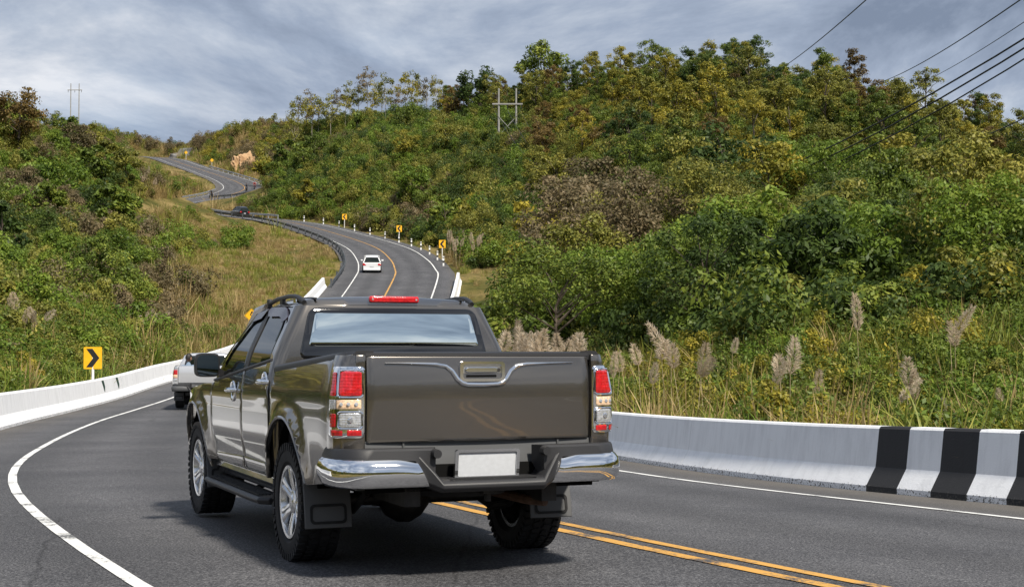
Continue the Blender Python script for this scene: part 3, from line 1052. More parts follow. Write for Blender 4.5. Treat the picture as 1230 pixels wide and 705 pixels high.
def make_pickup(name, paint, hero=True):
    root = empty(name)
    P = MAT[paint]
    BP, CH, GAP = MAT['black_plastic'], MAT['chrome'], MAT['dark_gap']
    st = .05 if hero else .12
    cy_, cz_ = lambda a, b: frange(a, b, st), lambda a, b: frange(a, b, st)
    for sgn in (-1, 1):
        mp = lambda y, z, s=sgn: (s * halfw(y, z), y, z)
        dep = (-sgn * .025, 0, 0)
        # bed side
        top = [(y, rail_z(y)) for y in (.445, .2, -.1, -.4, -.7, -1.0, -1.155)]
        # arch meets the panel front at y=.445
        ar = [p for p in arch(0, .54, 165, 34)]
        ol = top + [(-1.165, .80), (-1.12, .60), (-.60, .545)] + ar
        panel('bed_side', ol, mp, cy_(-1.2, .45), cz_(.5, 1.4), P, root, dep)
        # doors
        rd = [(.575, belt(.575)), (.50, .95), (.495, .70)] + [p for p in arch(0, .54, 24, 17, 3) if p[0] > .495] + [(.53, .50), (1.335, .50), (1.335, belt(1.335)), (.9, belt(.9))]
        d1 = panel('rear_door', rd, mp, cy_(.46, 1.34), cz_(.5, 1.4), P, root, dep)
        fd = [(1.352, belt(1.352)), (1.352, .50), (2.40, .50), (2.455, .75), (2.44, 1.0), (2.40, 1.12), (2.2, belt(2.2)), (1.8, belt(1.8))]
        d2 = panel('front_door', fd, mp, cy_(1.35, 2.45), cz_(.5, 1.4), P, root, dep)
        ff = [(2.455, 1.0), (2.47, .75), (2.415, .50), (2.52, .50)] + arch(WB, .54, 169, 12) + [(3.66, .50), (3.92, .52), (3.96, .78), (3.80, .97), (3.3, 1.06), (2.8, 1.11), (2.42, 1.125)]
        panel('front_fender', ff, mp, cy_(2.4, 3.96), cz_(.45, 1.15), P, root, dep)
        # sill
        m = MB()
        m.loft([[(sgn * .86, y, .50), (sgn * .88, y, .46), (sgn * .84, y, .40), (sgn * .60, y, .40), (sgn * .60, y, .52)] for y in (.5, 1.0, 1.6, 2.1, 2.56)])
        m.build('sill', BP if not hero else P, root)
        if hero:
            # bright lower moulding on the doors
            for (a, b, d) in ((.60, 1.33, d1), (1.36, 2.38, d2)):
                o_ = [(a, .515), (b, .515), (b, .60), (a + .06, .60)] if d is d1 else [(a, .515), (b - .0, .515), (b - .05, .57), (a, .60)]
                panel('door_moulding', round_poly(o_, .012), lambda y, z, s=sgn: (s * (halfw(y, z) + .008), y, z), frange(a, b, .1), [], P, d, (-sgn * .02, 0, 0), .004)
        # wheel arch liners and arch lips
        for cy in (0, WB):
            m = MB()
            rings = []
            for i in range(21):
                a = R(168 - 156 * i / 20)
                c, s_ = math.cos(a), math.sin(a)
                rr = .565
                rings.append([(sgn * .86, cy + rr * c, .40 + rr * s_), (sgn * .50, cy + rr * c, .40 + rr * s_)])
            m.loft(rings, closed=False, cap=False)
            m.build('wheel_arch', GAP, root)
            m = MB()
            pts = []
            for i in range(25):
                a = R(176 - 172 * i / 24) if cy else R(164 - 132 * i / 24)
                y, z = cy + .546 * math.cos(a), .40 + .546 * math.sin(a)
                pts.append((sgn * (halfw(y, z) - .004), y, z))
            m.tube(pts, .012, 6)
            m.build('arch_lip', P, root)
        # greenhouse side: dark frame, two panes, black pillar
        gl = [(.585, belt(.585)), (1.4, belt(1.4)), (2.42, 1.115), (2.47, 1.12), (2.05, 1.42), (1.74, 1.665), (1.55, 1.70), (1.1, 1.715), (.68, 1.705), (.60, 1.68)]
        panel('window_frame', gl, lambda y, z, s=sgn: (s * (halfw(.9, z) - .014), y, z), cy_(.5, 2.5), cz_(1.1, 1.75), MAT['glass_border'], root, dep)
        for nm, ol2 in (('front_window', [(1.40, belt(1.40) + .02), (2.16, 1.185), (2.20, 1.215), (1.96, 1.44), (1.72, 1.62), (1.58, 1.655), (1.40, 1.668)]),
                        ('rear_window_pane', [(1.29, belt(1.29) + .02), (1.29, 1.668), (.90, 1.668), (.78, 1.64), (.70, 1.46), (.68, belt(.68) + .02)])):
            panel(nm, round_poly(ol2, .03), lambda y, z, s=sgn: (s * (halfw(.9, z) - .006), y, z), cy_(.6, 2.2), cz_(1.15, 1.7), MAT['side_glass'], root, (-sgn * .008, 0, 0), .003)
        # B pillar, belt moulding
        m = MB()
        for zz in (0,):
            m.loft([[(sgn * (halfw(.9, z) - .002), 1.30, z), (sgn * (halfw(.9, z) - .002), 1.39, z), (sgn * (halfw(.9, z) - .02), 1.39, z), (sgn * (halfw(.9, z) - .02), 1.30, z)] for z in np.linspace(1.24, 1.69, 8)])
        m.build('door_pillar', BP, root)
        m = MB()
        m.tube([(sgn * (halfw(.9, belt(y)) - .001), y, belt(y) + .008) for y in np.linspace(.59, 2.38, 14)], .011, 6)
        m.build('belt_moulding', BP, root)
        if hero:
            # smoked wind deflectors over the windows
            m = MB()
            def defl(ys_):
                rings = []
                for y in ys_:
                    zt = np.interp(y, [.66, .84, 1.3, 1.72, 2.02, 2.22], [1.62, 1.70, 1.708, 1.67, 1.43, 1.27])
                    en = min(1.0, .35 + min(y - ys_[0], ys_[-1] - y) / .06) if len(ys_) else 1
                    x1 = halfw(.9, zt) + .002; zb = zt - .068 * en
                    x2 = halfw(.9, zb) + .014
                    rings.append([(sgn * x1, y, zt), (sgn * x2, y, zb), (sgn * (x2 - .006), y, zb), (sgn * (x1 - .01), y, zt)])
                return rings
            m.loft(defl(np.linspace(1.36, 2.2, 12)))
            m.build('wind_deflector', MAT['smoke'], root)
            m = MB(); m.loft(defl(np.linspace(.67, 1.31, 10)))
            m.build('wind_deflector', MAT['smoke'], root)
        # handles
        for hy in ((.66, 1.165), (1.62, 1.085)):
            hx = halfw(*hy)
            h = MB()
            h.tube([(sgn * (hx - .004), hy[0] - .108, hy[1]), (sgn * (hx + .022), hy[0] - .098, hy[1]), (sgn * (hx + .036), hy[0] - .07, hy[1] + .001), (sgn * (hx + .040), hy[0], hy[1] + .002),
                    (sgn * (hx + .036), hy[0] + .07, hy[1] + .001), (sgn * (hx + .022), hy[0] + .098, hy[1]), (sgn * (hx - .004), hy[0] + .108, hy[1])], [.015, .018, .019, .020, .019, .018, .015], 10)
            hd = h.build('door_handle', CH if hero else P, root, angle=60)
            if hero:
                c = MB(); c.lathe([(sgn * (hx + .000), .080), (sgn * (hx + .010), .078), (sgn * (hx + .013), .070), (sgn * (hx + .004), .058), (sgn * (hx - .006), .0001)], 28, c=(0, hy[0] - .01, hy[1] - .008))
                c.build('handle_cup', CH, hd, angle=60)
        # mirror
        mr = empty('side_mirror', (0, 0, 0), 0, root)
        m = MB()
        mx, my, mz = sgn * 1.045, 2.07, 1.27
        rings = []
        for (dy, k) in ((-.055, .96), (-.045, 1.0), (.02, .98), (.07, .80), (.095, .45)):
            ring = []
            for i in range(24):
                a = 2 * math.pi * i / 24
                c, s_ = math.cos(a), math.sin(a)
                ex = abs(c) ** .45 * math.copysign(1, c); ez = abs(s_) ** .45 * math.copysign(1, s_)
                ring.append((mx + ex * .102 * k, my + dy - .02 * ex * sgn, mz + ez * .094 * k))
            rings.append(ring)
        m.loft(rings)
        m.build('housing', BP, mr, angle=60)
        m = MB()
        ring = []
        for i in range(28):
            a = 2 * math.pi * i / 28
            c, s_ = math.cos(a), math.sin(a)
            ex = abs(c) ** .45 * math.copysign(1, c); ez = abs(s_) ** .45 * math.copysign(1, s_)
            ring.append((mx + ex * .088, my - .058 - .02 * ex * sgn, mz + ez * .080))
        m.add(ring + [(p[0], p[1] + .01, p[2]) for p in ring], [tuple(range(28)), tuple(range(55, 27, -1))] + [(i, (i + 1) % 28, 28 + (i + 1) % 28, 28 + i) for i in range(28)])
        m.build('mirror_face', MAT['mirror_glass'], mr, smooth=False)
        m = MB()
        m.loft([[(sgn * .86, 2.12, 1.20), (sgn * .86, 2.28, 1.19), (sgn * .86, 2.28, 1.13), (sgn * .86, 2.12, 1.15)], [(sgn * .95, 2.05, 1.25), (sgn * .95, 2.14, 1.25), (sgn * .95, 2.14, 1.20), (sgn * .95, 2.05, 1.20)]])
        m.build('mirror_arm', BP, mr)
        # running board
        if hero:
            m = MB()
            rings = []
            for y, w in ((.52, .10), (.58, .165), (.8, .175), (2.2, .175), (2.44, .165), (2.52, .09)):
                rings.append([(sgn * .80, y, .375), (sgn * (.80 + w), y, .365), (sgn * (.80 + w + .02), y, .345), (sgn * (.80 + w), y, .315), (sgn * .80, y, .315)])
            m.loft(rings)
            sb = m.build('running_board', BP, root, angle=30, bevel=.006)
            m = MB()
            for k in range(5):
                m.box((sgn * (.845 + k * .026), 1.5, .3755), (.012, 1.7, .006))
            m.build('tread_pad', MAT['rubber'], sb, smooth=False)
            for y in (.8, 1.5, 2.2):
                m = MB(); m.tube([(sgn * .62, y, .44), (sgn * .72, y, .36), (sgn * .86, y, .318)], .02, 6)
                m.build('bracket', MAT['steel_dark'], sb)
            # roof rail
            m = MB()
            pts = [(sgn * .640, 1.80, 1.695), (sgn * .648, 1.66, 1.738), (sgn * .655, 1.35, 1.770), (sgn * .655, 1.0, 1.782), (sgn * .653, .84, 1.778), (sgn * .650, .76, 1.768), (sgn * .645, .68, 1.748), (sgn * .64, .62, 1.728)]
            m.tube(pts, [.012, .015, .016, .016, .017, .018, .020, .018], 10)
            rl = m.build('roof_rail', BP, root, angle=70)
            for y in (.80, 1.2, 1.62):
                m = MB(); m.box((sgn * .650, y, 1.745), (.032, .09, .07), taper=.8)
                m.build('rail_foot', CH if y < .85 else BP, rl, bevel=.006)
        # mud flaps
        for cy in ((0,) if not hero else (0, WB)):
            m = MB()
            ye = cy - .475
            rings = []
            for z, dy in ((.62, .05), (.48, .01), (.36, -.02), (.262, -.035)):
                rings.append([(sgn * .62, ye + dy, z), (sgn * .93, ye + dy, z), (sgn * .93, ye + dy - .012, z), (sgn * .62, ye + dy - .012, z)])
            m.loft(rings)
            fl = m.build('mud_flap', MAT['flap'], root, bevel=.008)
            m = MB()
            o_ = [rrect(.655, .895, .29, .415, .03), rrect(.672, .878, .307, .398, .02)]
            n_ = len(o_[0])
            V3 = [(sgn * a, ye - .049 + .16 * (b - .30) + .0, b) for a, b in o_[0]] + [(sgn * a, ye - .049 + .16 * (b - .30), b) for a, b in o_[1]]
            m.add(V3, [(i, (i + 1) % n_, n_ + (i + 1) % n_, n_ + i) for i in range(n_)])
            m.build('flap_rib', MAT['rubber'], fl)
    # ---- cab shell behind the doors: rounded corners, rear wall, roof
    def cab_ring(z, n=9):
        w = halfw(.9, z)
        dz_ = max(0, z - 1.30); yb = .492 + dz_ * .02 + dz_ * dz_ * .30
        rc = .085
        left = [(-w + .002, .66), (-w + .001, yb + rc)]
        arc = [(-w + rc - rc * math.cos(R(90 * i / n)), yb + rc - rc * math.sin(R(90 * i / n)) * (1 - .0)) for i in range(1, n + 1)]
        mid = []
        x0 = -w + rc
        for i in range(1, 13):
            x = x0 + (0 - x0) * i / 12
            mid.append((x, yb - .020 * (1 - (x / x0) ** 2)))
        half = left + arc + mid
        full = half + [(-x, y) for x, y in reversed(half[:-1])]
        return [(x, y, z) for x, y in full]
    m = MB()
    zl = [.55, .8, 1.05, 1.2, 1.28, 1.36, 1.44, 1.52, 1.58, 1.64, 1.68, 1.705]
    m.loft([cab_ring(z) for z in zl], closed=False, cap=False)
    m.build('cab_shell', P, root, angle=45)
    # roof
    m = MB()
    rows = []
    ny = 16
    for j in range(ny + 1):
        t = j / ny
        y = .545 + (1.86 - .545) * t
        zr = 1.785 - .055 * (abs(t - .35) / .65) ** 2.2 - (.05 * max(0, (.10 - t) / .10) ** 2)
        hw_ = .705 - .06 * max(0, (t - .6) / .4) ** 2
        if t < .10: hw_ -= .06 * ((.10 - t) / .10) ** 2
        row = []
        for i in range(25):
            u = -1 + 2 * i / 24
            a = abs(u)
            x = u * hw_
            z = zr - .030 * a * a - .050 * max(0, (a - .80) / .20) ** 2
            yy = y + (.012 * a ** 2 + .05 * a ** 6 if t < .05 else 0)
            row.append((x, yy, z))
        rows.append(row)
    # rear lip turned down to the rear wall
    lip = [(p[0], p[1] - .004, p[2] - .035) for p in rows[0]]
    m.loft([lip] + rows, closed=False, cap=False)
    roof = m.build('roof', P, root, angle=50)
    if hero:
        for s in (-1, 1):
            m = MB()
            m.tube([(s * .56, y, 1.785 - .055 * (abs((y - .545) / 1.315 - .35) / .65) ** 2.2 - .018) for y in np.linspace(.60, 1.78, 10)], .009, 6)
            m.build('roof_ditch', BP, roof)
    if hero:
        m = MB(); m.box((0, .532, 1.752), (.375, .045, .050))
        tl = m.build('high_brake_light', MAT['lens_red'], root, bevel=.014, seg=3)
        for s in (-1, 1):
            m = MB(); m.cyl((s * .165, .507, 1.752), (s * .165, .513, 1.752), .007)
            m.build('screw', MAT['lens_clear'], tl)
    # rear window on the leaning rear wall
    def rear_map(off):
        def f(x, z):
            w = halfw(.9, z) - .085
            dz_ = max(0, z - 1.30); yb = .492 + dz_ * .02 + dz_ * dz_ * .30
            ax = min(abs(x), w) / w
            y = yb - .020 * (1 - ax * ax)
            if abs(x) > w:
                q = min(1, (abs(x) - w) / .085)
                y = yb + .085 * (1 - math.sqrt(max(0, 1 - q * q)))
            return (x, y - off, z)
        return f
    w1 = round_poly([(-.715, 1.325), (.715, 1.325), (.628, 1.69), (-.628, 1.69)], .07)
    panel('rear_window_frame', w1, rear_map(.004), frange(-.72, .72, .05), frange(1.3, 1.7, .05), MAT['glass_border'], root, (0, .02, 0), .004)
    w2 = round_poly([(-.64, 1.418), (.64, 1.418), (.585, 1.652), (-.585, 1.652)], .02)
    panel('rear_window', w2, rear_map(.008), frange(-.72, .72, .05), frange(1.3, 1.7, .05), MAT['film_glass'] if hero else MAT['side_glass'], root, (0, .006, 0), .002)
    # windscreen, bonnet, nose
    m = MB()
    rows = []
    for j in range(9):
        t = j / 8
        y, z = 2.62 - .80 * t, 1.10 + .60 * t
        hw_ = .78 - .12 * t
        rows.append([(u * hw_, y - .10 * u * u * (1 - .5 * t), z) for u in np.linspace(-1, 1, 13)])
    m.loft(rows, closed=False, cap=False)
    m.build('windscreen', MAT['side_glass'], root)
    for s in (-1, 1):
        m = MB()
        m.tube([(s * .80, 2.50, 1.10), (s * .745, 2.16, 1.40), (s * .69, 1.80, 1.69), (s * .67, 1.6, 1.722)], [.05, .045, .04, .03], 8)
        m.build('front_pillar', P, root)
    m = MB()
    rows = []
    for j in range(11):
        t = j / 10
        y = 2.50 + 1.40 * t
        z = 1.13 - .12 * t - .10 * max(0, (t - .8) / .2) ** 2
        hw_ = .84 - .11 * t ** 2
        rows.append([(u * hw_, y - .18 * abs(u) ** 3 * t, z - .03 * abs(u) ** 4 + .012 * (abs(u) > .45)) for u in np.linspace(-1, 1, 15)])
    m.loft(rows, closed=False, cap=False)
    m.build('bonnet', P, root, angle=40)
    m = MB(); m.loft([[(-.78, 3.70, z), (-.55, 3.88, z), (0, 3.95, z), (.55, 3.88, z), (.78, 3.70, z), (.78, 3.5, z), (-.78, 3.5, z)] for z in (.70, .98)])
    m.build('grille', BP, root)
    m = MB(); m.loft([[(-.90, 3.62, z), (-.72, 3.90, z), (0, 4.02, z), (.72, 3.90, z), (.90, 3.62, z), (.85, 3.4, z), (-.85, 3.4, z)] for z in (.42, .70)])
    m.build('front_bumper', P, root, bevel=.03)
    for s in (-1, 1):
        m = MB(); m.loft([[(s * .60, 3.89, z), (s * .80, 3.78, z), (s * .87, 3.55, z), (s * .70, 3.6, z)] for z in (.78, .97)])
        m.build('headlight', MAT['lens_clear'], root, bevel=.02)
    # ---- bed interior
    m = MB(); m.box((0, -.38, .70), (1.56, 1.56, .04)); m.build('bed_floor', BP, root)
    for s in (-1, 1):
        m = MB(); m.box((s * .79, -.38, 1.0), (.03, 1.56, .56)); m.build('bed_liner', BP, root)
    # rail caps
    for sgn in (-1, 1):
        m = MB()
        rings = []
        for y in (.44, .2, -.2, -.6, -.9, -1.04, -1.12, -1.165):
            w = halfw(y, rail_z(y)) + .006
            if y < -1.1: w -= .02
            z = rail_z(y)
            rings.append([(sgn * w, y, z - .045), (sgn * (w + .002), y, z), (sgn * (w - .012), y, z + .018), (sgn * (w - .06), y, z + .022), (sgn * (w - .12), y, z + .018), (sgn * (w - .13), y, z - .03)])
        m.loft(rings)
        m.build('rail_cap', BP if hero else P, root, angle=50)
    # ---- rear: corner posts, tailgate, lamps, bumper
    def corner(u, z, off=0.0):
        """the rear corner in plan: u runs 0 at the tailgate edge, outwards and round to the side"""
        w = halfw(-.9, z)
        pts = [(.742, -1.192), (.80, -1.190), (w - .085, -1.178), (w - .045, -1.155), (w - .016, -1.115), (w - .004, -1.06), (w, -.98), (w, -.86)]
        d = [0]
        for a, b in zip(pts, pts[1:]): d.append(d[-1] + math.hypot(b[0] - a[0], b[1] - a[1]))
        x = float(np.interp(u, d, [p[0] for p in pts])); y = float(np.interp(u, d, [p[1] for p in pts]))
        e = .01
        x2 = float(np.interp(u + e, d, [p[0] for p in pts])); y2 = float(np.interp(u + e, d, [p[1] for p in pts]))
        x1 = float(np.interp(u - e, d, [p[0] for p in pts])); y1 = float(np.interp(u - e, d, [p[1] for p in pts]))
        t = Vector((x2 - x1, y2 - y1, 0)).normalized()
        n = Vector((t.y, -t.x, 0))
        return Vector((x, y, z)) + n * off
    for sgn in (-1, 1):
        flip = lambda p, s=sgn: (s * p.x, p.y, p.z)
        panel('corner_post', [(0.004, .80), (.28, .80), (.28, 1.36), (0.004, 1.36)], lambda u, z: flip(corner(u, z, .003)), frange(0, .28, .02), frange(.8, 1.37, .06), P, root, (0, .03, 0), .004)
        if not hero:
            lamp = panel('tail_light', rrect(.02, .15, .90, 1.25, .01), lambda u, z: flip(corner(u, z, .014)), frange(0, .26, .03), frange(.86, 1.3, .1), MAT['lens_red'], root, (0, .03, 0), .004)
            panel('turn_lens', rrect(.02, .15, 1.0, 1.10, .006), lambda u, z: flip(corner(u, z, .020)), frange(0, .26, .03), [], MAT['lens_amber'], lamp, (0, .01, 0), .003)
            panel('reverse_lens', rrect(.02, .15, .90, .99, .006), lambda u, z: flip(corner(u, z, .020)), frange(0, .26, .03), [], MAT['lens_clear'], lamp, (0, .01, 0), .003)
            continue
        lamp = empty('tail_light', (0, 0, 0), 0, root)
        cut = lambda o, off, nm, mat, rd=.004: panel(nm, o, lambda u, z: flip(corner(u, z, off)), frange(0, .3, .012), frange(.86, 1.3, .05), mat, lamp, (0, .016, 0), rd)
        cut(rrect(.008, .232, .868, 1.292, .024), .014, 'chrome_bezel', CH, .008)
        cut(rrect(.030, .150, 1.118, 1.262, .014), .021, 'brake_lens', MAT['lens_red'])
        cut(rrect(.176, .216, 1.118, 1.258, .010), .019, 'side_lens', MAT['lens_red'])
        cut(rrect(.032, .170, 1.040, 1.096, .008), .020, 'turn_lens', MAT['lens_amber'])
        cut(rrect(.178, .222, 1.040, 1.096, .006), .019, 'turn_lens', MAT['lens_clear'])
        cut(rrect(.034, .150, .932, 1.016, .014), .021, 'reverse_lens', MAT['lens_clear'])
        cut(rrect(.176, .216, .932, 1.012, .010), .019, 'side_lens', MAT['lens_red'])
        cut(rrect(.030, .108, .882, .916, .005), .020, 'reflector', MAT['lens_red'])
        cut(rrect(.136, .208, .882, .916, .005), .019, 'reflector', MAT['lens_red'])
        # chrome ridges round the lenses
        for (a, b, c, d) in ((.022, .158, 1.110, 1.270), (.026, .158, .924, 1.024)):
            m = MB()
            loop = rrect(a, b, c, d, .018, 6)
            pts = [flip(corner(u, z, .02)) for u, z in loop]
            m.tube(pts + [pts[0]], .006, 6, cap=False)
            m.build('lens_ring', CH, lamp)
        # little dots in the reversing lamp and turn lamp
        m = MB()
        c0 = corner(.092, .974, .022); m.cyl(flip(c0), flip(c0 + Vector((0, -.006, 0))), .018, .012, 14)
        m.build('bulb_reflector', CH, lamp)
        m = MB()
        for uu in (.06, .10, .14):
            c0 = corner(uu, 1.068, .021); m.cyl(flip(c0), flip(c0 + Vector((0, -.004, 0))), .013, .009, 10)
        m.build('bulb_reflector', MAT['lens_clear'], lamp)
    TZ = [(.835, -1.197), (.90, -1.201), (1.02, -1.206), (1.10, -1.207), (1.17, -1.2045), (1.23, -1.199), (1.30, -1.190), (1.34, -1.183), (1.365, -1.176)]
    _tk = np.linspace(.82, 1.37, 60); _tv = np.interp(_tk, [a for a, _ in TZ], [b for _, b in TZ])
    for _ in range(5): _tv[1:-1] = (_tv[:-2] + 2 * _tv[1:-1] + _tv[2:]) / 4
    tgy = lambda x, z: float(np.interp(z, _tk, _tv)) + .016 * (x / .73) ** 2
    tg = panel('tailgate', rrect(-.733, .733, .838, 1.357, .012), lambda x, z: (x, tgy(x, z), z), frange(-.74, .74, .06), frange(.83, 1.37, .03), P, root, (0, .035, 0), .006)
    m = MB()
    m.loft([[(x, tgy(x, 1.355) - .004, 1.353), (x, tgy(x, 1.355) - .002, 1.372), (x, tgy(x, 1.355) + .02, 1.380), (x, tgy(x, 1.355) + .07, 1.376), (x, tgy(x, 1.355) + .07, 1.35)] for x in np.linspace(-.735, .735, 17)])
    m.build('tailgate_cap', BP if hero else P, tg, angle=50)
    if hero:
        # chrome gull-wing strip with handle
        cl = [(-.62, 1.312), (-.45, 1.309), (-.30, 1.303), (-.235, 1.292), (-.195, 1.262), (-.165, 1.215), (-.135, 1.190), (-.10, 1.180), (0, 1.178)]
        wd_ = [.003, .008, .012, .014, .016, .016, .016, .015, .015]
        cl2 = cl + [(-x, z) for x, z in reversed(cl[:-1])]
        wd2 = wd_ + list(reversed(wd_[:-1]))
        rings = []
        for k, ((x, z), w) in enumerate(zip(cl2, wd2)):
            a = cl2[max(0, k - 1)]; b = cl2[min(len(cl2) - 1, k + 1)]
            t = Vector((b[0] - a[0], b[1] - a[1])).normalized(); n = Vector((-t.y, t.x))
            y = tgy(x, z)
            q = lambda s, dy: (x + n.x * w * s, y - dy, z + n.y * w * s)
            rings.append([q(1, -.004), q(.8, .010), q(0, .015), q(-.8, .010), q(-1, -.004)])
        m = MB(); m.loft(rings)
        m.build('chrome_strip', CH, tg, angle=60)
        bz = [rrect(-.150, .150, 1.196, 1.322, .026, 6), rrect(-.128, .128, 1.214, 1.304, .018, 6)]
        m = MB()
        y0 = tgy(0, 1.26)
        n_ = len(bz[0])
        r0 = [(a, y0 + .01, b) for a, b in bz[0]]; r1 = [(a * .985, y0 - .016, 1.259 + (b - 1.259) * .97) for a, b in bz[0]]
        r2 = [(a, y0 - .016, b) for a, b in bz[1]]; r3 = [(a, y0 + .004, b) for a, b in bz[1]]
        m.loft([r0, r1, r2, r3], cap=False)
        hb = m.build('handle_bezel', CH, tg, angle=45)
        m = MB(); m.prism(bz[1], y0 - .001, y0 + .002); m.build('handle_recess', MAT['alloy'], hb, smooth=False)
        m = MB(); m.prism(rrect(-.112, .098, 1.252, 1.286, .014, 5), y0 - .020, y0 - .004); m.build('pull_handle', CH, hb, bevel=.005)
        m = MB(); m.prism(rrect(-.105, .095, 1.224, 1.238, .006, 4), y0 - .007, y0 - .002); m.build('handle_slot', GAP, hb, smooth=False)
        m = MB(); m.cyl((.108, y0 - .010, 1.268), (.108, y0 - .002, 1.268), .012, n=14); m.build('key_lock', MAT['steel_dark'], hb)
    # panel under the tailgate
    m = MB()
    m.loft([[(x, -1.165, .835), (x, -1.175, .76), (x, -1.195, .68), (x, -1.20, .56), (x, -1.1, .56), (x, -1.1, .835)] for x in (-.80, -.4, 0, .4, .80)])
    m.build('rear_valance', MAT['grey_plastic'], root)
    if hero:
        for x in (-.5, .52):
            m = MB(); m.box((x, -1.172, .80), (.012, .012, .07)); m.build('valance_rib', MAT['grey_plastic'], root)
    # bumper
    bc = MAT['chrome'] if hero else MAT['grey_plastic']
    bump = empty('rear_bumper', (0, 0, 0), 0, root)
    def bplan(u):
        """bumper outline in plan from the side (u=0) round the corner to the middle"""
        pts = [(.935, -.86), (.945, -1.0), (.940, -1.12), (.915, -1.215), (.865, -1.285), (.78, -1.325), (.62, -1.345), (.46, -1.355), (.30, -1.36), (0, -1.365)]
        d = [0]
        for a, b in zip(pts, pts[1:]): d.append(d[-1] + math.hypot(b[0] - a[0], b[1] - a[1]))
        u = u * d[-1]
        return float(np.interp(u, d, [p[0] for p in pts])), float(np.interp(u, d, [p[1] for p in pts]))
    for sgn in (-1, 1):
        rings = []
        N = 22
        for i in range(N + 1):
            u = .02 + (.70 - .02) * i / N
            x, y = bplan(u)
            x1, y1 = bplan(max(0, u - .02)); x2, y2 = bplan(min(1, u + .02))
            t = Vector((x2 - x1, y2 - y1)).normalized(); n = Vector((-t.y, t.x))
            if n.dot(Vector((x, y + .6))) < 0: n = -n
            e = max(0, (u - .56) / .14)
            zb = .578 + .0 * e; zt = .748 - .02 * e
            if u < .1: zb += .02 * (1 - u / .1)
            q = lambda o, z: (sgn * (x + n.x * o + e * .085 * ((z - .578) / .17)), y + n.y * o, z)
            hgt = zt - zb
            rings.append([q(-.05, zb + .005), q(-.006, zb), q(.012, zb + .12 * hgt), q(.020, zb + .40 * hgt), q(.020, zb + .62 * hgt), q(.010, zb + .80 * hgt), q(-.006, zb + .93 * hgt), q(-.02, zt), q(-.06, zt)])
        m = MB(); m.loft(rings)
        m.build('bumper_end', bc, bump, angle=60)
        # black top ledge
        rings = []
        for i in range(N + 1):
            u = .03 + (.72 - .03) * i / N
            x, y = bplan(u)
            k = (x - 0.0) / max(.01, math.hypot(x, y + .6)); 
            ix, iy = x * .86, y + .13
            zt = .806 if u < .55 else .806 - 0.0 * (u - .55)
            zb_ = .735 if u < .63 else .735 - .14 * ((u - .63) / .09)
            rings.append([(sgn * (x - .012), y + .012, zb_), (sgn * (x - .020), y + .022, zt - .012), (sgn * (x * .975), y + .035, zt), (sgn * ix, iy, zt), (sgn * ix, iy, .70), (sgn * x * .96, y + .05, zb_)])
        m = MB(); m.loft(rings)
        m.build('bumper_ledge', BP, bump, angle=35)
        if hero:
            m = MB(); m.cyl((sgn * .355, -1.33, .775), (sgn * .355, -1.385, .775), .030, .026, 14); m.build('bumper_knob', BP, bump)
    # step pad: low in the middle, ramping up at both ends
    xs_ = [(-.50, 0), (-.46, .02), (-.38, .6), (-.33, 1), (-.2, 1), (0, 1), (.2, 1), (.33, 1), (.38, .6), (.46, .02), (.50, 0)]
    rings = []
    for x, k in xs_:
        zt = .795 - .172 * k
        yb = -1.335 - .085 * k
        zb = .600 - .055 * k
        rings.append([(x, -1.19, zb), (x, yb + .03, zb), (x, yb, zb + .025), (x, yb, zt - .03), (x, yb + .02, zt - .008), (x, yb + .045, zt), (x, -1.19, zt)])
    m = MB(); m.loft(rings)
    m.build('step_pad', BP, bump, angle=30, bevel=.006)
    m = MB()
    for k in range(3): m.box((0, -1.395 + k * .028, .6245), (.56, .010, .006))
    m.build('step_grip', MAT['rubber'], bump, smooth=False)
    # number plate (blank) in its bright frame
    plate = empty('number_plate', (0, 0, 0), 0, root)
    pm = lambda a, b, t: (a, -1.285 + t - .12 * (b - .72), b)
    m = MB(); m.prism(rrect(-.195, .195, .622, .778, .012), 0, .012, pm); m.build('plate', MAT['plate_white'], plate, smooth=False)
    m = MB()
    a_, b_ = rrect(-.210, .210, .610, .790, .018), rrect(-.190, .190, .628, .772, .010)
    n_ = len(a_)
    m.loft([[pm(a, b, .014) for a, b in a_], [pm(a, b, -.010) for a, b in a_], [pm(a, b, -.010) for a, b in b_], [pm(a, b, .004) for a, b in b_]], cap=False)
    m.build('plate_frame', CH if hero else MAT['grey_plastic'], plate, angle=40)
    m = MB(); m.box((0, -1.205, .70), (.30, .10, .12)); m.build('plate_bracket', BP, plate)
    # underbody
    ub = empty('underbody', (0, 0, 0), 0, root)
    for s in (-1, 1):
        m = MB(); m.box((s * .45, 1.3, .52), (.10, 5.0, .14)); m.build('chassis_rail', MAT['steel_dark'], ub, smooth=False)
        m = MB()
        for k in range(3):
            m.tube([(s * .55, -.62 + .0 * k, .50 - .01 * k), (s * .55, -.3, .36 - .012 * k), (s * .55, .0, .31 - .012 * k), (s * .55, .3, .36 - .012 * k), (s * .55, .6, .47 - .01 * k)], .018, 6)
        m.build('leaf_spring', MAT['steel_dark'], ub)
        m = MB(); m.cyl((s * .40, .16, .34), (s * .36, .02, .62), .03, n=10); m.build('shock_absorber', MAT['rust'], ub)
    m = MB(); m.cyl((-.72, 0, .385), (.72, 0, .385), .045, n=12)
    m.lathe([(-.17, .05), (-.13, .11), (-.05, .155), (.03, .160), (.11, .12), (.17, .05)], 20, c=(-.10, 0, .375))
    m.build('rear_axle', MAT['steel_dark'], ub, angle=60)
    m = MB(); m.cyl((-.72, WB, .385), (.72, WB, .385), .05, n=12); m.build('front_axle', MAT['steel_dark'], ub)
    m = MB(); m.box((0, .9, .62), (1.5, 4.2, .16)); m.build('floor_pan', GAP, ub, smooth=False)
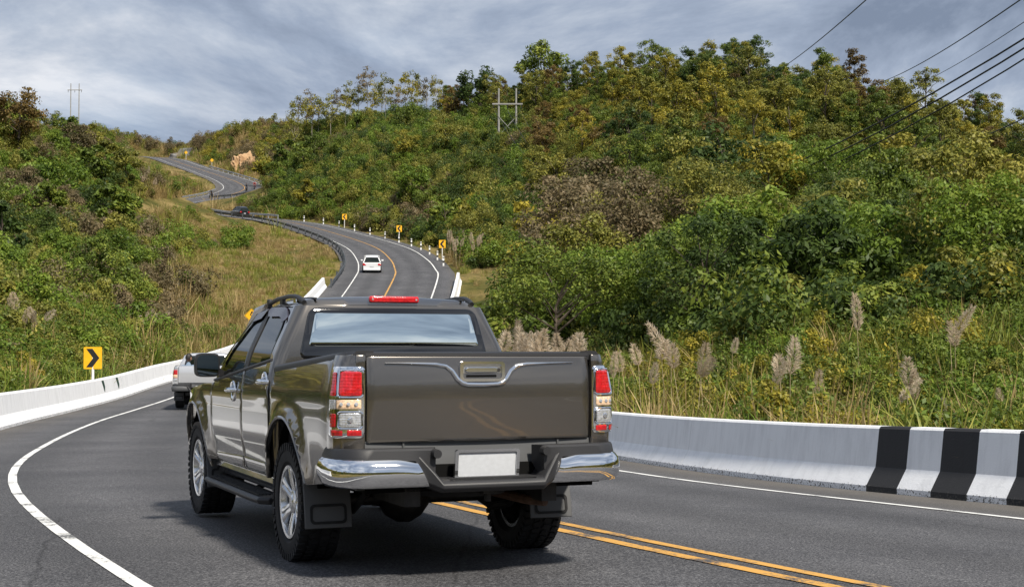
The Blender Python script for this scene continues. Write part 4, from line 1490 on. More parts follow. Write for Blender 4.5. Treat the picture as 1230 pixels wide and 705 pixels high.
    m = MB(); m.tube([(.28, 1.6, .42), (.30, .5, .40), (.30, .25, .50), (.30, -.25, .50), (.32, -.6, .46), (.40, -1.0, .44), (.46, -1.12, .44)], .03, 10); m.build('exhaust_pipe', MAT['rust'], ub)
    m = MB(); m.lathe([(.10, .22), (.12, .32), (.06, .37), (-.04, .37), (-.10, .32), (-.10, .22)], 28, axis='Z', c=(0, -.72, .58)); m.build('spare_wheel', MAT['rubber'], ub)
    m = MB(); m.box((.02, -1.22, .545), (.10, .16, .05)); m.cyl((.02, -1.24, .52), (.02, -1.24, .47), .022, n=10); m.build('tow_hook', MAT['steel_dark'], ub)
    for y in (0, WB):
        for s in (-1, 1):
            wheel('wheel', root, s * .785, y, s, detail=hero)
    return root


pmat('flap', (.085, .086, .088), rough=.6, bump=.05, bscale=200)
pmat('smoke', (.020, .012, .018), rough=.22, coat=.25)
truck = make_pickup('pickup_truck', 'car_paint', True)
truck.location = (-.649, 10.226, .004)
truck.rotation_euler = (0, 0, R(22.83))
tag(truck, 'bronze grey metallic double cab pickup truck seen from behind in the lane', 'pickup truck')

silver = make_pickup('pickup_truck', 'silver_paint', False)
i_s = idx_at(46.0)
p_s = road_pt(i_s, -1.75)
silver.location = (p_s.x, p_s.y, p_s.z + .01)
silver.rotation_euler = (0, 0, math.atan2(-TAN[i_s, 0], TAN[i_s, 1]))
silver.scale = (.97, .97, .97)
tag(silver, 'small silver pickup truck ahead, half hidden behind the wing mirror', 'pickup truck')

# ------------------------------------------------------------------ cars further up the road


def make_car(name, paint, L, W, H, suv=False):
    """car along +y, origin on the road under its middle"""
    root = empty(name)
    P = MAT[paint]
    h0 = .26 if suv else .20
    hb = H * (.60 if suv else .60)                  # waist
    # lower body: sections along y
    def sec(y):
        t = (y + L / 2) / L
        w = W / 2 * (1 - .10 * abs(2 * t - 1) ** 4)
        top = interp([(0, hb * .93), (.06, hb * 1.02), (.30, hb * 1.02), (.62, hb), (.72, hb * .96), (.95, hb * .80), (1, hb * .66)], t)
        bot = h0 + .05 * abs(2 * t - 1) ** 6
        return w, top, bot
    rings = []
    for y in np.linspace(-L / 2, L / 2, 19):
        w, top, bot = sec(y)
        half = [(w * .80, bot), (w * .96, bot + .08), (w, bot + (top - bot) * .45), (w * .985, bot + (top - bot) * .75), (w * .92, top - .02), (w * .80, top)]
        rings.append([(x, y, z) for x, z in half] + [(-x, y, z) for x, z in reversed(half)])
    m = MB(); m.loft(rings)
    m.build('body', P, root, angle=40)
    # cabin
    rear = -L * .5 + (.10 if suv else .22)
    prof = [(rear, hb * .98), (rear + .22, H * .90), (rear + .50, H * .985), (rear + 1.1, H), (rear + 1.9, H * .985), (L * .06 + .25, H * .93), (L * .30, hb * 1.0)]
    base = [(y, hb * .96) for y, _ in prof]
    rings = []
    for (y, z) in prof:
        wb_, wt = W / 2 * .93, W / 2 * .93 - (z - hb) * .42
        rings.append([(wb_, y, hb * .94), (wt + .0, y, max(z - .07, hb * .95)), (wt * .90, y, z), (-wt * .90, y, z), (-wt, y, max(z - .07, hb * .95)), (-wb_, y, hb * .94)])
    m = MB(); m.loft(rings)
    m.build('cabin_glass', MAT['side_glass'], root, angle=30)
    # roof skin and pillars
    m = MB()
    rr = []
    for (y, z) in prof[1:6]:
        wt = W / 2 * .93 - (z - hb) * .42 + .012
        rr.append([(-wt, y, z - .075), (-wt * .92, y, z + .008), (0, y, z + .02), (wt * .92, y, z + .008), (wt, y, z - .075)])
    m.loft(rr, closed=False, cap=False)
    m.build('roof', P, root, angle=60)
    for s in (-1, 1):
        for (a, b) in ((0, 1), (5, 6)):
            q = []
            for k in (a, b):
                y, z = prof[k]
                wt = W / 2 * .93 - (z - hb) * .42
                q.append((s * (wt * .96), y, z - .01))
            m = MB(); m.tube(q, .05, 6); m.build('pillar', P, root)
        y = rear + 1.25
        m = MB(); m.box((s * (W / 2 * .93 - (H * .8 - hb) * .42 + .01), y, (hb + H) / 2), (.03, .08, H - hb - .05)); m.build('pillar', P, root)
        m = MB(); m.box((s * (W / 2 + .09), L * .12, hb + .08), (.20, .10, .14)); m.build('side_mirror', P, root, bevel=.03)
        m = MB(); m.box((s * W * .40, -L / 2 + .06, hb * .82), (W * .17, .16, hb * .20)); m.build('tail_light', MAT['lens_red'], root, bevel=.02)
        m = MB(); m.box((s * W * .38, L / 2 - .13, hb * .68), (W * .16, .2, hb * .15)); m.build('headlight', MAT['lens_clear'], root, bevel=.02)
        m = MB(); m.box((s * W * .491, .1, hb * .80), (.02, .16, .03)); m.build('door_handle', P, root)
        for y in (-L * .30, L * .31):
            wheel('wheel', root, s * (W / 2 - .12), y, s, r=.36 if suv else .315, wd=.21, detail=False)
            m = MB(); m.lathe([(s * (W / 2 - .22), .40), (s * (W / 2 + .004), .40 if suv else .36)], 20, c=(0, y, .34)); 
            m.build('wheel_arch', MAT['dark_gap'], root)
    m = MB(); m.box((0, -L / 2 - .005, hb * .62), (.36, .03, .13)); m.build('number_plate', MAT['plate_white'], root, smooth=False)
    m = MB(); m.box((0, -L / 2 + .02, h0 + .10), (W * .90, .16, .16)); m.build('rear_bumper', MAT['black_plastic'] if suv else P, root, bevel=.03)
    return root


def put_on_road(o, y, off, back=False):
    i = idx_at(y)
    p = road_pt(i, off)
    o.location = (p.x, p.y, p.z + .012)
    a = math.atan2(-TAN[i, 0], TAN[i, 1])
    slope = math.atan2(RD[i + 2, 2] - RD[i - 2, 2], RS[i + 2] - RS[i - 2])
    if back:
        o.rotation_euler = Euler((-slope, 0, a + math.pi))
    else:
        o.rotation_euler = Euler((slope, 0, a))
    return o


wc = make_car('white_car', 'white_paint', 4.05, 1.70, 1.52)
tag(put_on_road(wc, 135, -2.15), 'white hatchback driving up the climbing bend', 'car')
bc_ = make_car('black_car', 'navy_paint', 4.0, 1.72, 1.68, suv=True)
tag(put_on_road(bc_, 244.5, -1.6), 'black car high on the road beside the guard rail', 'car')

# ------------------------------------------------------------------ people and motorcycles


def skin_body(name, joints, edges, mat, parent, sub=2):
    """one continuous figure grown round a posed skeleton; joints: name -> (pos, radius)"""
    names = list(joints)
    me = bpy.data.meshes.new(name)
    me.from_pydata([joints[k][0] for k in names], [(names.index(a), names.index(b)) for a, b in edges], [])
    o = mkobj(name, me, parent)
    sk = o.modifiers.new('skin', 'SKIN')
    sk.use_smooth_shade = True
    lay = me.skin_vertices[0].data if len(me.skin_vertices) else None
    if lay is None:
        bm = bmesh.new(); bm.from_mesh(me); bm.verts.layers.skin.verify(); bm.to_mesh(me); bm.free()
        lay = me.skin_vertices[0].data
    for i, k in enumerate(names):
        r = joints[k][1]
        lay[i].radius = (r, r) if not isinstance(r, tuple) else r
        lay[i].use_root = (i == 0)
    ss = o.modifiers.new('sub', 'SUBSURF'); ss.levels = sub; ss.render_levels = sub
    me.materials.append(mat)
    return o


def head(parent, c, face=(0, 1, 0), helmet=None):
    """head with hair, ears and nose, turned to a direction"""
    q = Vector(face).to_track_quat('Y', 'Z').to_matrix()
    m = MB()
    rings = []
    for k in range(11):
        z = -.12 + .24 * k / 10
        t = math.sqrt(max(.02, 1 - (z / .122) ** 2))
        w, d = .076 * t * (.86 if z < -.05 else 1), .096 * t
        rings.append([Vector(c) + q @ Vector((w * math.cos(a), d * math.sin(a) + (.012 if z < -.03 else 0), z)) for a in [2 * math.pi * i / 16 for i in range(16)]])
    m.loft(rings)
    m.add([Vector(c) + q @ Vector(p) for p in ((-.014, .088, -.03), (.014, .088, -.03), (0, .118, -.035), (0, .092, .02))], [(0, 1, 2), (1, 3, 2), (3, 0, 2)])
    for s in (-1, 1):
        m.box(Vector(c) + q @ Vector((s * .080, -.005, -.01)), (.014, .035, .055), m=q)
    h = m.build('head', MAT['skin'], parent, angle=70)
    m = MB()
    rings = []
    for k in range(8):
        z = -.04 + .19 * k / 7
        t = math.sqrt(max(.01, 1 - (z / .152) ** 2)); s = 1.0 if helmet else .98
        rings.append([Vector(c) + q @ Vector((.094 * s * t * math.cos(a), (.116 * t * math.sin(a) - (.014 if math.sin(a) > 0 and z < .06 else 0) - (.05 if math.sin(a) > .3 and z < .03 else 0)), z)) for a in [2 * math.pi * i / 18 for i in range(18)]])
    m.loft(rings)
    m.build('helmet' if helmet else 'hair', MAT[helmet] if helmet else MAT['hair'], parent, angle=70)
    return h


def hand(parent, p, d, side):
    """palm with four bent fingers and a thumb, closing on a grip"""
    p, d = Vector(p), Vector(d).normalized()
    up = Vector((0, 0, 1))
    sx = d.cross(up).normalized()
    m = MB()
    m.tube([p - d * .03, p + d * .02, p + d * .075], [.026, .036, .034], 8)
    for k in range(4):
        o = p + d * .07 + sx * (k - 1.5) * .019
        ln = (.030, .036, .034, .026)[k]
        m.tube([o, o + d * ln - up * .008, o + d * ln * 1.1 - up * .034, o + d * .006 - up * .05], [.0095, .009, .0085, .007], 6)
    o = p + sx * side * .03
    m.tube([o, o + sx * side * .018 + d * .03 - up * .01, o + d * .06 - up * .03], [.011, .010, .008], 6)
    m.build('hand', MAT['skin'], parent, angle=70)


def rider(parent, shirt, helmet):
    J = {'pelvis': ((0, -.18, .86), (.17, .13)), 'waist': ((0, -.14, 1.02), (.15, .11)), 'chest': ((0, -.04, 1.25), (.19, .12)), 'neck': ((0, .0, 1.44), .06), 'top': ((0, .02, 1.50), .055)}
    E_ = [('pelvis', 'waist'), ('waist', 'chest'), ('chest', 'neck'), ('neck', 'top')]
    for s, k in ((-1, 'l'), (1, 'r')):
        J.update({'sh' + k: ((s * .20, -.02, 1.36), .065), 'el' + k: ((s * .30, .14, 1.14), .048), 'wr' + k: ((s * .30, .40, 1.06), .034),
                  'hip' + k: ((s * .11, -.12, .84), .095), 'kn' + k: ((s * .17, .30, .76), .066), 'an' + k: ((s * .16, .10, .37), .045), 'to' + k: ((s * .16, .28, .33), .04)})
        E_ += [('chest', 'sh' + k), ('sh' + k, 'el' + k), ('el' + k, 'wr' + k), ('pelvis', 'hip' + k), ('hip' + k, 'kn' + k), ('kn' + k, 'an' + k), ('an' + k, 'to' + k)]
    skin_body('clothed_body', J, E_, MAT[shirt], parent, 1)
    head(parent, (0, .04, 1.62), helmet=helmet)
    for s in (-1, 1):
        hand(parent, (s * .30, .42, 1.05), (0, 1, -.1), -s)


def motorcycle(name):
    b = empty(name)
    for y, nm in ((-.55, 'wheel'), (.66, 'wheel')):
        m = MB()
        m.lathe([(-.045, .24), (-.06, .28), (-.03, .315), (.03, .315), (.06, .28), (.045, .24)], 28, closed=True)
        for k in range(6):
            a = math.pi * k / 3
            m.cyl((0, 0, 0), (0, math.sin(a) * .25, math.cos(a) * .25), .012, n=5)
        m.build(nm, MAT['rubber'], b, loc=(0, y, .315))
    m = MB(); m.loft([[(w, y, z0), (w, y, z1), (-w, y, z1), (-w, y, z0)] for y, w, z0, z1 in ((-.75, .07, .66, .76), (-.5, .12, .55, .80), (-.1, .14, .42, .82), (.2, .12, .40, .92), (.45, .09, .62, .98))])
    m.build('body', MAT['navy_paint'], b, bevel=.02)
    m = MB(); m.loft([[(w, y, z), (w, y, z + .08), (-w, y, z + .08), (-w, y, z)] for y, w, z in ((-.8, .09, .80), (-.3, .13, .80), (.05, .09, .80))]); m.build('seat', MAT['black_plastic'], b, bevel=.02)
    m = MB()
    for s in (-1, 1): m.cyl((s * .07, .66, .315), (s * .07, .42, .95), .022, n=8)
    m.build('fork', MAT['chrome'], b)
    m = MB(); m.tube([(-.36, .42, 1.06), (-.2, .44, 1.04), (0, .48, 1.0), (.2, .44, 1.04), (.36, .42, 1.06)], .016, 8); m.build('handlebar', MAT['black_plastic'], b)
    m = MB(); m.lathe([(.40, .04), (.52, .075), (.56, .07), (.57, .001)], 16, axis='Y', c=(0, 0, .93)); m.build('headlight', MAT['lens_clear'], b)
    m = MB(); m.box((0, -.80, .72), (.14, .06, .08)); m.build('tail_light', MAT['lens_red'], b, bevel=.01)
    m = MB(); m.tube([(.12, .1, .36), (.16, -.2, .34), (.17, -.7, .40)], [.025, .04, .05], 10); m.build('exhaust_pipe', MAT['chrome'], b)
    m = MB(); m.box((0, .02, .36), (.26, .34, .28)); m.build('engine', MAT['steel_dark'], b, bevel=.03)
    m = MB()
    for s in (-1, 1): m.cyl((s * .12, .12, .34), (s * .24, .12, .34), .018, n=8)
    m.build('foot_peg', MAT['steel_dark'], b)
    return b


bike_spots = [(300, -.6, 'cloth_dark', 'sign_black', 'motorcycle on the hairpin, the one in the middle of the road', 'motorcyclist in dark clothes riding in the middle of the hairpin', True),
              (289, -1.6, 'straw', 'white_paint', 'motorcycle leading the hairpin, lowest of those on the upper road', 'motorcyclist in a pale jacket lowest on the hairpin', True),
              (318, 1.2, 'cloth_dark', 'sign_black', 'motorcycle near the tall bush on the outer side of the hairpin', 'motorcyclist in black beside the tall bush on the hairpin', True),
              (324, 2.2, 'cloth_red', 'sign_black', 'motorcycle hugging the outermost edge of the hairpin, hindmost of the group', 'motorcyclist in a reddish top hindmost of the group', True)]
for (y, off, shirt, helm, lb, lr, bk) in bike_spots:
    b = put_on_road(motorcycle('motorcycle'), y, off, bk)
    tag(b, lb, 'motorcycle', 'motorcycles on the upper hairpin')
    pr = empty('person')
    rider(pr, shirt, helm)
    pr.location = b.location; pr.rotation_euler = b.rotation_euler
    tag(pr, lr, 'person', 'riders on the upper hairpin')

# passenger sitting in the silver pickup's bed, leaning on its left side
pas = empty('person')
J = {'pelvis': ((0, 0, .10), (.17, .13)), 'waist': ((0, -.02, .28), (.15, .11)), 'chest': ((0, -.03, .50), (.19, .12)), 'neck': ((0, -.01, .68), .06), 'top': ((0, 0, .74), .055)}
E_ = [('pelvis', 'waist'), ('waist', 'chest'), ('chest', 'neck'), ('neck', 'top')]
for s, k in ((-1, 'l'), (1, 'r')):
    J.update({'sh' + k: ((s * .20, -.03, .61), .065), 'el' + k: ((s * .27, .10, .38), .048), 'wr' + k: ((s * .16, .30, .36), .034),
              'hip' + k: ((s * .11, .06, .10), .095), 'kn' + k: ((s * .14, .42, .36), .066), 'an' + k: ((s * .13, .62, .06), .045), 'to' + k: ((s * .13, .78, .04), .04)})
    E_ += [('chest', 'sh' + k), ('sh' + k, 'el' + k), ('el' + k, 'wr' + k), ('pelvis', 'hip' + k), ('hip' + k, 'kn' + k), ('kn' + k, 'an' + k), ('an' + k, 'to' + k)]
skin_body('clothed_body', J, E_, MAT['cloth_blue'], pas, 1)
head(pas, (0, .02, .86), face=(.6, .8, 0))
for s in (-1, 1):
    hand(pas, (s * .16, .31, .36), (0, 1, -.2), -s)
Ms = Matrix.Translation(silver.location) @ Matrix.Rotation(silver.rotation_euler.z, 4, 'Z')
pas.location = Ms @ Vector((-.50, -.10, .71))
pas.rotation_euler = (0, 0, silver.rotation_euler.z + R(-15))
tag(pas, 'dark haired passenger in a pale blue top sitting in the silver pickup bed', 'person')

# ------------------------------------------------------------------ signs, posts, poles, wires
gz = lambda x, y: float(ground(np.array([x]), np.array([y]))[0])


def face_cam(o, x, y, extra=0.0):
    o.rotation_euler = (0, 0, math.atan2(x, -y) * 0 + extra)


def chevron_sign(loc, w, h, zc, direction, label, rz=0.0, group=None):
    """yellow board with a black arrowhead; faces -y"""
    r = empty('chevron_sign', loc, rz)
    tag(r, label, 'road sign', group)
    m = MB(); m.cyl((0, .03, -.4), (0, .03, zc + h * .4), .045, n=10); m.build('pole', MAT['post_white'], r)
    m = MB(); m.prism(rrect(-w / 2, w / 2, zc - h / 2, zc + h / 2, .03), -.012, 0); m.build('board', MAT['sign_yellow'], r, smooth=False)
    s = direction
    a = w * .36
    pts = [(-a * s, zc + h * .42), (-a * s + s * w * .34, zc + h * .42), (a * s, zc), (-a * s + s * w * .34, zc - h * .42), (-a * s, zc - h * .42), (a * s - s * w * .34, zc)]
    m = MB(); m.prism(pts, -.018, -.0125); m.build('chevron_mark', MAT['sign_black'], r, smooth=False)
    return r


x0, y0 = PX(112, 430, 50)[:2]
chevron_sign((x0, y0, gz(x0, y0)), .60, .74, 1.10 - gz(x0, y0), 1, 'yellow chevron sign pointing right behind the left barrier', R(6))
for (y, lb) in ((150, 'nearest of the three small yellow chevron signs on the climbing bend'), (186, 'middle yellow chevron sign on the outside of the climbing bend'), (216, 'farthest small yellow chevron sign by the dark bushes')):
    i = idx_at(y)
    p = road_pt(i, RD[i, 6] + 1.5)
    chevron_sign((p.x, p.y, p.z - .1), .68, .82, 1.75, -1, lb, R(8), 'chevron signs on the climbing bend')


def diamond_sign(loc, d, zc, label, rz=0.0, arrow=True, name='warning_sign'):
    r = empty(name, loc, rz)
    tag(r, label, 'road sign')
    m = MB(); m.cyl((0, .03, -.4), (0, .03, zc + d * .3), .04, n=10); m.build('pole', MAT['post_white'], r)
    dm = lambda k: round_poly([(0, zc - d / 2 * k), (d / 2 * k, zc), (0, zc + d / 2 * k), (-d / 2 * k, zc)], .04 * k)
    m = MB(); m.prism(dm(1), -.012, 0); m.build('board', MAT['sign_yellow'], r, smooth=False)
    a_, b_ = dm(.93), dm(.885)
    n_ = len(a_)
    m = MB(); m.add([(x, -.0145, z) for x, z in a_] + [(x, -.0145, z) for x, z in b_], [(i, (i + 1) % n_, n_ + (i + 1) % n_, n_ + i) for i in range(n_)])
    m.build('border', MAT['sign_black'], r, smooth=False)
    if arrow:
        pts = [(.0, -.30), (.0, -.22), (.07, -.14), (.09, -.06), (0, .0), (-.07, .05), (-.05, .12), (.02, .16), (.03, .20)]
        V_, F_ = [], []
        w = .035
        for k, (x, z) in enumerate(pts):
            a = pts[max(0, k - 1)]; b = pts[min(len(pts) - 1, k + 1)]
            t = Vector((b[0] - a[0], b[1] - a[1])).normalized()
            for s in (-1, 1):
                V_.append(((x - t.y * w * s) * d, -.016, zc + (z + t.x * w * s) * d))
        for k in range(len(pts) - 1): F_.append((2 * k, 2 * k + 1, 2 * k + 3, 2 * k + 2))
        n0 = len(V_)
        V_ += [((.03 - .10) * d, -.016, zc + .19 * d), ((.03 + .10) * d, -.016, zc + .19 * d), (.035 * d, -.016, zc + .33 * d)]
        F_.append((n0, n0 + 1, n0 + 2))
        m = MB(); m.add(V_, F_); m.build('winding_arrow', MAT['sign_black'], r, smooth=False)
    return r


x0, y0, z0 = PX(302, 379, 89)
diamond_sign((x0, y0, gz(x0, y0)), .86, z0 - gz(x0, y0), 'yellow diamond sign with black winding road arrow above the truck bonnet', R(4))
for (px, py, d, lb) in ((182, 240, 284, 'small yellow diamond sign farther left, on the crest among dry grass'), (217, 246, 249, 'small yellow diamond sign on the crest just left of the motorcycles')):
    x0, y0, z0 = PX(px, py, d)
    g = gz(x0, y0)
    diamond_sign((x0, y0, g), 1.0, max(1.6, z0 - g), lb, 0, False)
for (y, lb) in ((398, 'yellow sign by the rock face at the top of the road'), (372, 'small orange sign on the outside of the top bend')):
    i = idx_at(y); p = road_pt(i, RD[i, 6] + 1.6)
    diamond_sign((p.x, p.y, p.z - .1), 1.0, 2.1, lb, 0, False)

# black and white marker posts round the outside of the bend


def marker_post(loc, rz):
    r = empty('marker_post', loc, rz)
    for k, (z0, z1, c) in enumerate(((-.3, .34, 'post_white'), (.34, .56, 'post_black'), (.56, .80, 'post_white'), (.80, .90, 'post_black'), (.90, 1.0, 'post_white'))):
        m = MB(); m.box((0, 0, (z0 + z1) / 2), (.15 + .001 * k, .15 + .001 * k, z1 - z0)); m.build('post_band', MAT[c], r, smooth=False)
    return r


PROTO_POST = None
s0, s1 = RS[idx_at(143)], RS[idx_at(234)]
ORD = ['first', 'second', 'third', 'fourth', 'fifth', 'sixth', 'seventh', 'eighth', 'ninth', 'tenth', 'eleventh', 'twelfth', 'thirteenth', 'fourteenth', 'fifteenth', 'sixteenth', 'seventeenth', 'eighteenth', 'nineteenth', 'twentieth', '21st', '22nd', '23rd', '24th', '25th']
for k in range(12):
    i = int(frac_at_s(s0 + (s1 - s0) * k / 11))
    p = road_pt(i, RD[i, 6] + 1.0)
    rz = math.atan2(TAN[i, 1], TAN[i, 0])
    if PROTO_POST is None:
        o = PROTO_POST = marker_post((p.x, p.y, p.z - .06), rz)
    else:
        o = copy_tree(PROTO_POST); o.location = (p.x, p.y, p.z - .06); o.rotation_euler = (0, 0, rz)
    tag(o, 'nearest black and white marker post at the end of the right barrier' if k == 0 else ('farthest black and white marker post, beside the pale guard rail end' if k == 11 else ORD[k] + ' black and white marker post from the near end of the bend'), 'marker post', 'marker posts along the bend')


def h_frame(x0, x1, y, ztop, zarm, label, braces=True):
    cx = (x0 + x1) / 2
    g = min(gz(x0, y), gz(x1, y))
    r = empty('power_pole', (cx, y, g))
    tag(r, label, 'power pole')
    z = lambda v: v - g
    for x in (x0, x1):
        m = MB(); m.cyl((x - cx, 0, -1), (x - cx, 0, z(ztop)), .20, .13, 8); m.build('pole', MAT['pole_concrete'], r)
    m = MB(); m.box((0, -.16, z(zarm)), ((x1 - x0) * 1.75, .16, .22)); m.build('cross_arm', MAT['pole_concrete'], r, smooth=False)
    if braces:
        for s in (-1, 1):
            m = MB(); m.tube([(s * (x0 - cx), -.12, z(zarm) - 2.0), (-s * (x0 - cx), -.14 - .03 * s, z(zarm) - 5.0)], .07, 6); m.build('brace', MAT['pole_concrete'], r)
    for k in (-1, 0, 1):
        m = MB()
        for j in range(4): m.cyl((k * (x1 - x0) * .8, -.16, z(zarm) - .15 - j * .16), (k * (x1 - x0) * .8, -.16, z(zarm) - .27 - j * .16), .10, .05, 8)
        m.build('insulator', MAT['rail_dark'], r)
    return r


h_frame(PX(599, 0, 230)[0], PX(620, 0, 230)[0], 230, PX(0, 105, 230)[2], PX(0, 124, 230)[2], 'H shaped concrete power pole on the ridge between the trees')
h_frame(PX(82, 0, 450)[0], PX(92, 0, 450)[0], 450, PX(0, 99, 450)[2], PX(0, 107, 450)[2], 'distant H shaped power pole behind the left hilltop', False)


def wire(a, b, sag, r, label, t0=0.0, t1=1.0):
    a, b = Vector(a), Vector(b)
    pts = []
    for i in range(41):
        t = t0 + (t1 - t0) * i / 40
        p = a.lerp(b, t); p.z -= 4 * sag * t * (1 - t)
        pts.append(p)
    m = MB(); m.tube(pts, r, 6)
    o = m.build('power_line', MAT['wire'], None)
    return tag(o, label, 'power line', 'power lines over the valley')


pz = PX(0, 126, 230)[2]
for (dx, ex, ez, sg, r, lb) in ((-2.0, 20.0, 13.65, 11.0, .035, 'uppermost of the thick power lines crossing the right hillside'),
                                (0.0, 20.1, 13.45, 11.2, .035, 'middle thick power line crossing the right hillside'),
                                (2.0, 20.2, 13.2, 11.4, .03, 'lowest of the thick power lines crossing the right hillside')):
    wire((-.7 + dx, 230, pz - .7), (ex, 45, ez), sg, r, lb, 0, 1.25)
wire(PX(890, 96, 205), PX(1075, -31, 45), 1.2, .022, 'thin power line rising steeply to the top edge, leftmost in the sky', 0, 1.2)
wire(PX(1015, 103, 185), PX(1265, -27, 45), 1.2, .024, 'power line in the sky between the leftmost one and the thick bundle', 0, 1.2)
wire(PX(1045, 110, 170), PX(1250, 14, 45), 1.0, .014, 'faint power line just above the thick bundle', 0, 1.2)
wire(PX(1010, 203, 120), PX(1250, 133, 50), .8, .022, 'low single power line near the right edge', 0, 1.2)

# ------------------------------------------------------------------ cut rock and bare soil beside the high road


def lump(name, c, size, mat, seed, label, cat, rz=0, amp=.25, kind='structure'):
    bm = bmesh.new()
    bmesh.ops.create_icosphere(bm, subdivisions=5, radius=1)
    rng = np.random.RandomState(seed)
    off = rng.rand(3) * 50
    from mathutils import noise as nz
    for v in bm.verts:
        p = v.co.copy()
        q = p * 1.6 + Vector(off)
        d = nz.fractal(q, .8, 2.1, 6) * amp + abs(nz.noise(q * 3.0)) * amp * .5
        # flatten into a cut face
        e = Vector((math.copysign(abs(p.x) ** .6, p.x), math.copysign(abs(p.y) ** .7, p.y), math.copysign(abs(p.z) ** .7, p.z)))
        v.co = Vector((e.x * size[0], e.y * size[1], e.z * size[2])) * (1 + d * .6)
    me = bpy.data.meshes.new(name)
    bm.to_mesh(me); bm.free()
    finish(me, True, 30)
    me.materials.append(mat)
    o = mkobj(name, me)
    o.location = c; o.rotation_euler = (0, 0, rz)
    return tag(o, label, cat, kind=kind)


c = PX(228, 181, 416); lump('rock_face', (c[0], c[1] + 3, c[2] - 4.2), (7.5, 4, 5.0), MAT['rock'], 3, 'grey cut rock face above the top of the road', 'rock', R(-30))
c = PX(290, 196, 368); lump('soil_bank', (c[0], c[1] + 2, c[2] - 3.0), (3.0, 4.5, 5.0), MAT['orange_soil'], 8, 'bare orange soil bank beside the highest bend', 'bank', R(20), .7)

# ------------------------------------------------------------------ plants
RNG = np.random.RandomState(11)


def leaf_mesh(name, C, N, S, tint, asp=.5, mat=None, rng=RNG, fold=.12):
    n = len(C)
    N = N / (np.linalg.norm(N, axis=1)[:, None] + 1e-9)
    rv = rng.normal(size=(n, 3))
    T = rv - (rv * N).sum(1)[:, None] * N
    T /= np.linalg.norm(T, axis=1)[:, None] + 1e-9
    B = np.cross(N, T)
    s = S[:, None]
    V = np.empty((n, 4, 3))
    V[:, 0] = C - T * s * .5
    V[:, 1] = C + B * s * asp * .5 - N * s * fold
    V[:, 2] = C + T * s * .5 - N * s * fold * .8
    V[:, 3] = C - B * s * asp * .5 - N * s * fold
    me = bpy.data.meshes.new(name)
    me.vertices.add(n * 4); me.loops.add(n * 4); me.polygons.add(n)
    me.vertices.foreach_set('co', V.ravel())
    me.loops.foreach_set('vertex_index', np.arange(n * 4, dtype=np.int32))
    me.polygons.foreach_set('loop_start', np.arange(0, n * 4, 4, dtype=np.int32))
    me.polygons.foreach_set('loop_total', np.full(n, 4, dtype=np.int32))
    at = me.attributes.new('tint', 'FLOAT', 'FACE')
    at.data.foreach_set('value', np.clip(tint, 0, 1).astype(np.float32))
    me.update(); me.validate()
    if mat: me.materials.append(mat)
    return me


def blobs(rng, k, rx, rz, zc, shape='round'):
    out = []
    while len(out) < k:
        p = rng.uniform(-1, 1, 3)
        r = np.linalg.norm(p)
        if r > 1 or r < .35: continue
        if shape == 'cone' and math.hypot(p[0], p[1]) > .25 + .75 * (1 - (p[2] + 1) / 2): continue
        if shape == 'dome' and p[2] < -.35: continue
        if shape == 'flat' and p[2] < .0: continue
        out.append((p[0] * rx, p[1] * rx, zc + p[2] * rz))
    return np.array(out)


def crown(seed, rx, rz, zc, k, per, ls, shape='round', br=.36, lift=.5, asp=.5, name='crown'):
    rng = np.random.RandomState(seed)
    Bc = blobs(rng, k, rx, rz, zc, shape)
    C, N, S, T = [], [], [], []
    for b in Bc:
        m = int(per * rng.uniform(.6, 1.4))
        rad = br * rx * rng.uniform(.65, 1.3)
        d = rng.normal(size=(m, 3)); d[:, 2] += .35
        d /= np.linalg.norm(d, axis=1)[:, None]
        r = rad * rng.uniform(.25, 1.0, m) ** .6
        c = b + d * r[:, None] * np.array([1, 1, .75])
        C.append(c)
        nn = d + rng.normal(size=(m, 3)) * .55; nn[:, 2] += lift
        N.append(nn)
        S.append(ls * rng.uniform(.6, 1.4, m))
        T.append(np.clip(rng.normal(.45 + rng.uniform(-.22, .22), .16, m), 0, 1))
    return Bc, leaf_mesh(name, np.concatenate(C), np.concatenate(N), np.concatenate(S), np.concatenate(T), asp, None, rng)


def trunk_mesh(seed, h, r, Bc, bend=.25, limbs=7):
    rng = np.random.RandomState(seed + 500)
    m = MB()
    pts = [Vector((0, 0, -.6))]
    for k in range(1, 7):
        t = k / 6
        pts.append(Vector((rng.uniform(-1, 1) * bend * t, rng.uniform(-1, 1) * bend * t, h * t)))
    m.tube(pts, [r * (1.25 - .95 * k / 6) for k in range(7)], 7)
    idx = rng.permutation(len(Bc))[:limbs]
    for i in idx:
        b = Vector(Bc[i])
        t = min(.92, max(.35, (b.z - .3 * abs(b.x)) / h * .75))
        k = t * 6; a = pts[int(k)].lerp(pts[min(6, int(k) + 1)], k - int(k))
        mid = a.lerp(b, .5) + Vector((0, 0, .08 * h * rng.uniform(-.3, 1)))
        m.tube([a, mid, b], [r * .42, r * .28, r * .10], 5)
    me = m.mesh('trunk', True, 60)
    return me


def archetype(seed, h, rx, rz, k, per, ls, shape, r, limbs=7, br=.36, asp=.5, lift=.5):
    zc = h - rz * .85
    Bc, cm = crown(seed, rx, rz, zc, k, per, ls, shape, br, lift, asp)
    cm.materials.append(MAT['leaf_green'])
    tm = trunk_mesh(seed, zc + rz * .25, r, Bc, limbs=limbs)
    tm.materials.append(MAT['wood_bark'])
    return (tm, cm)


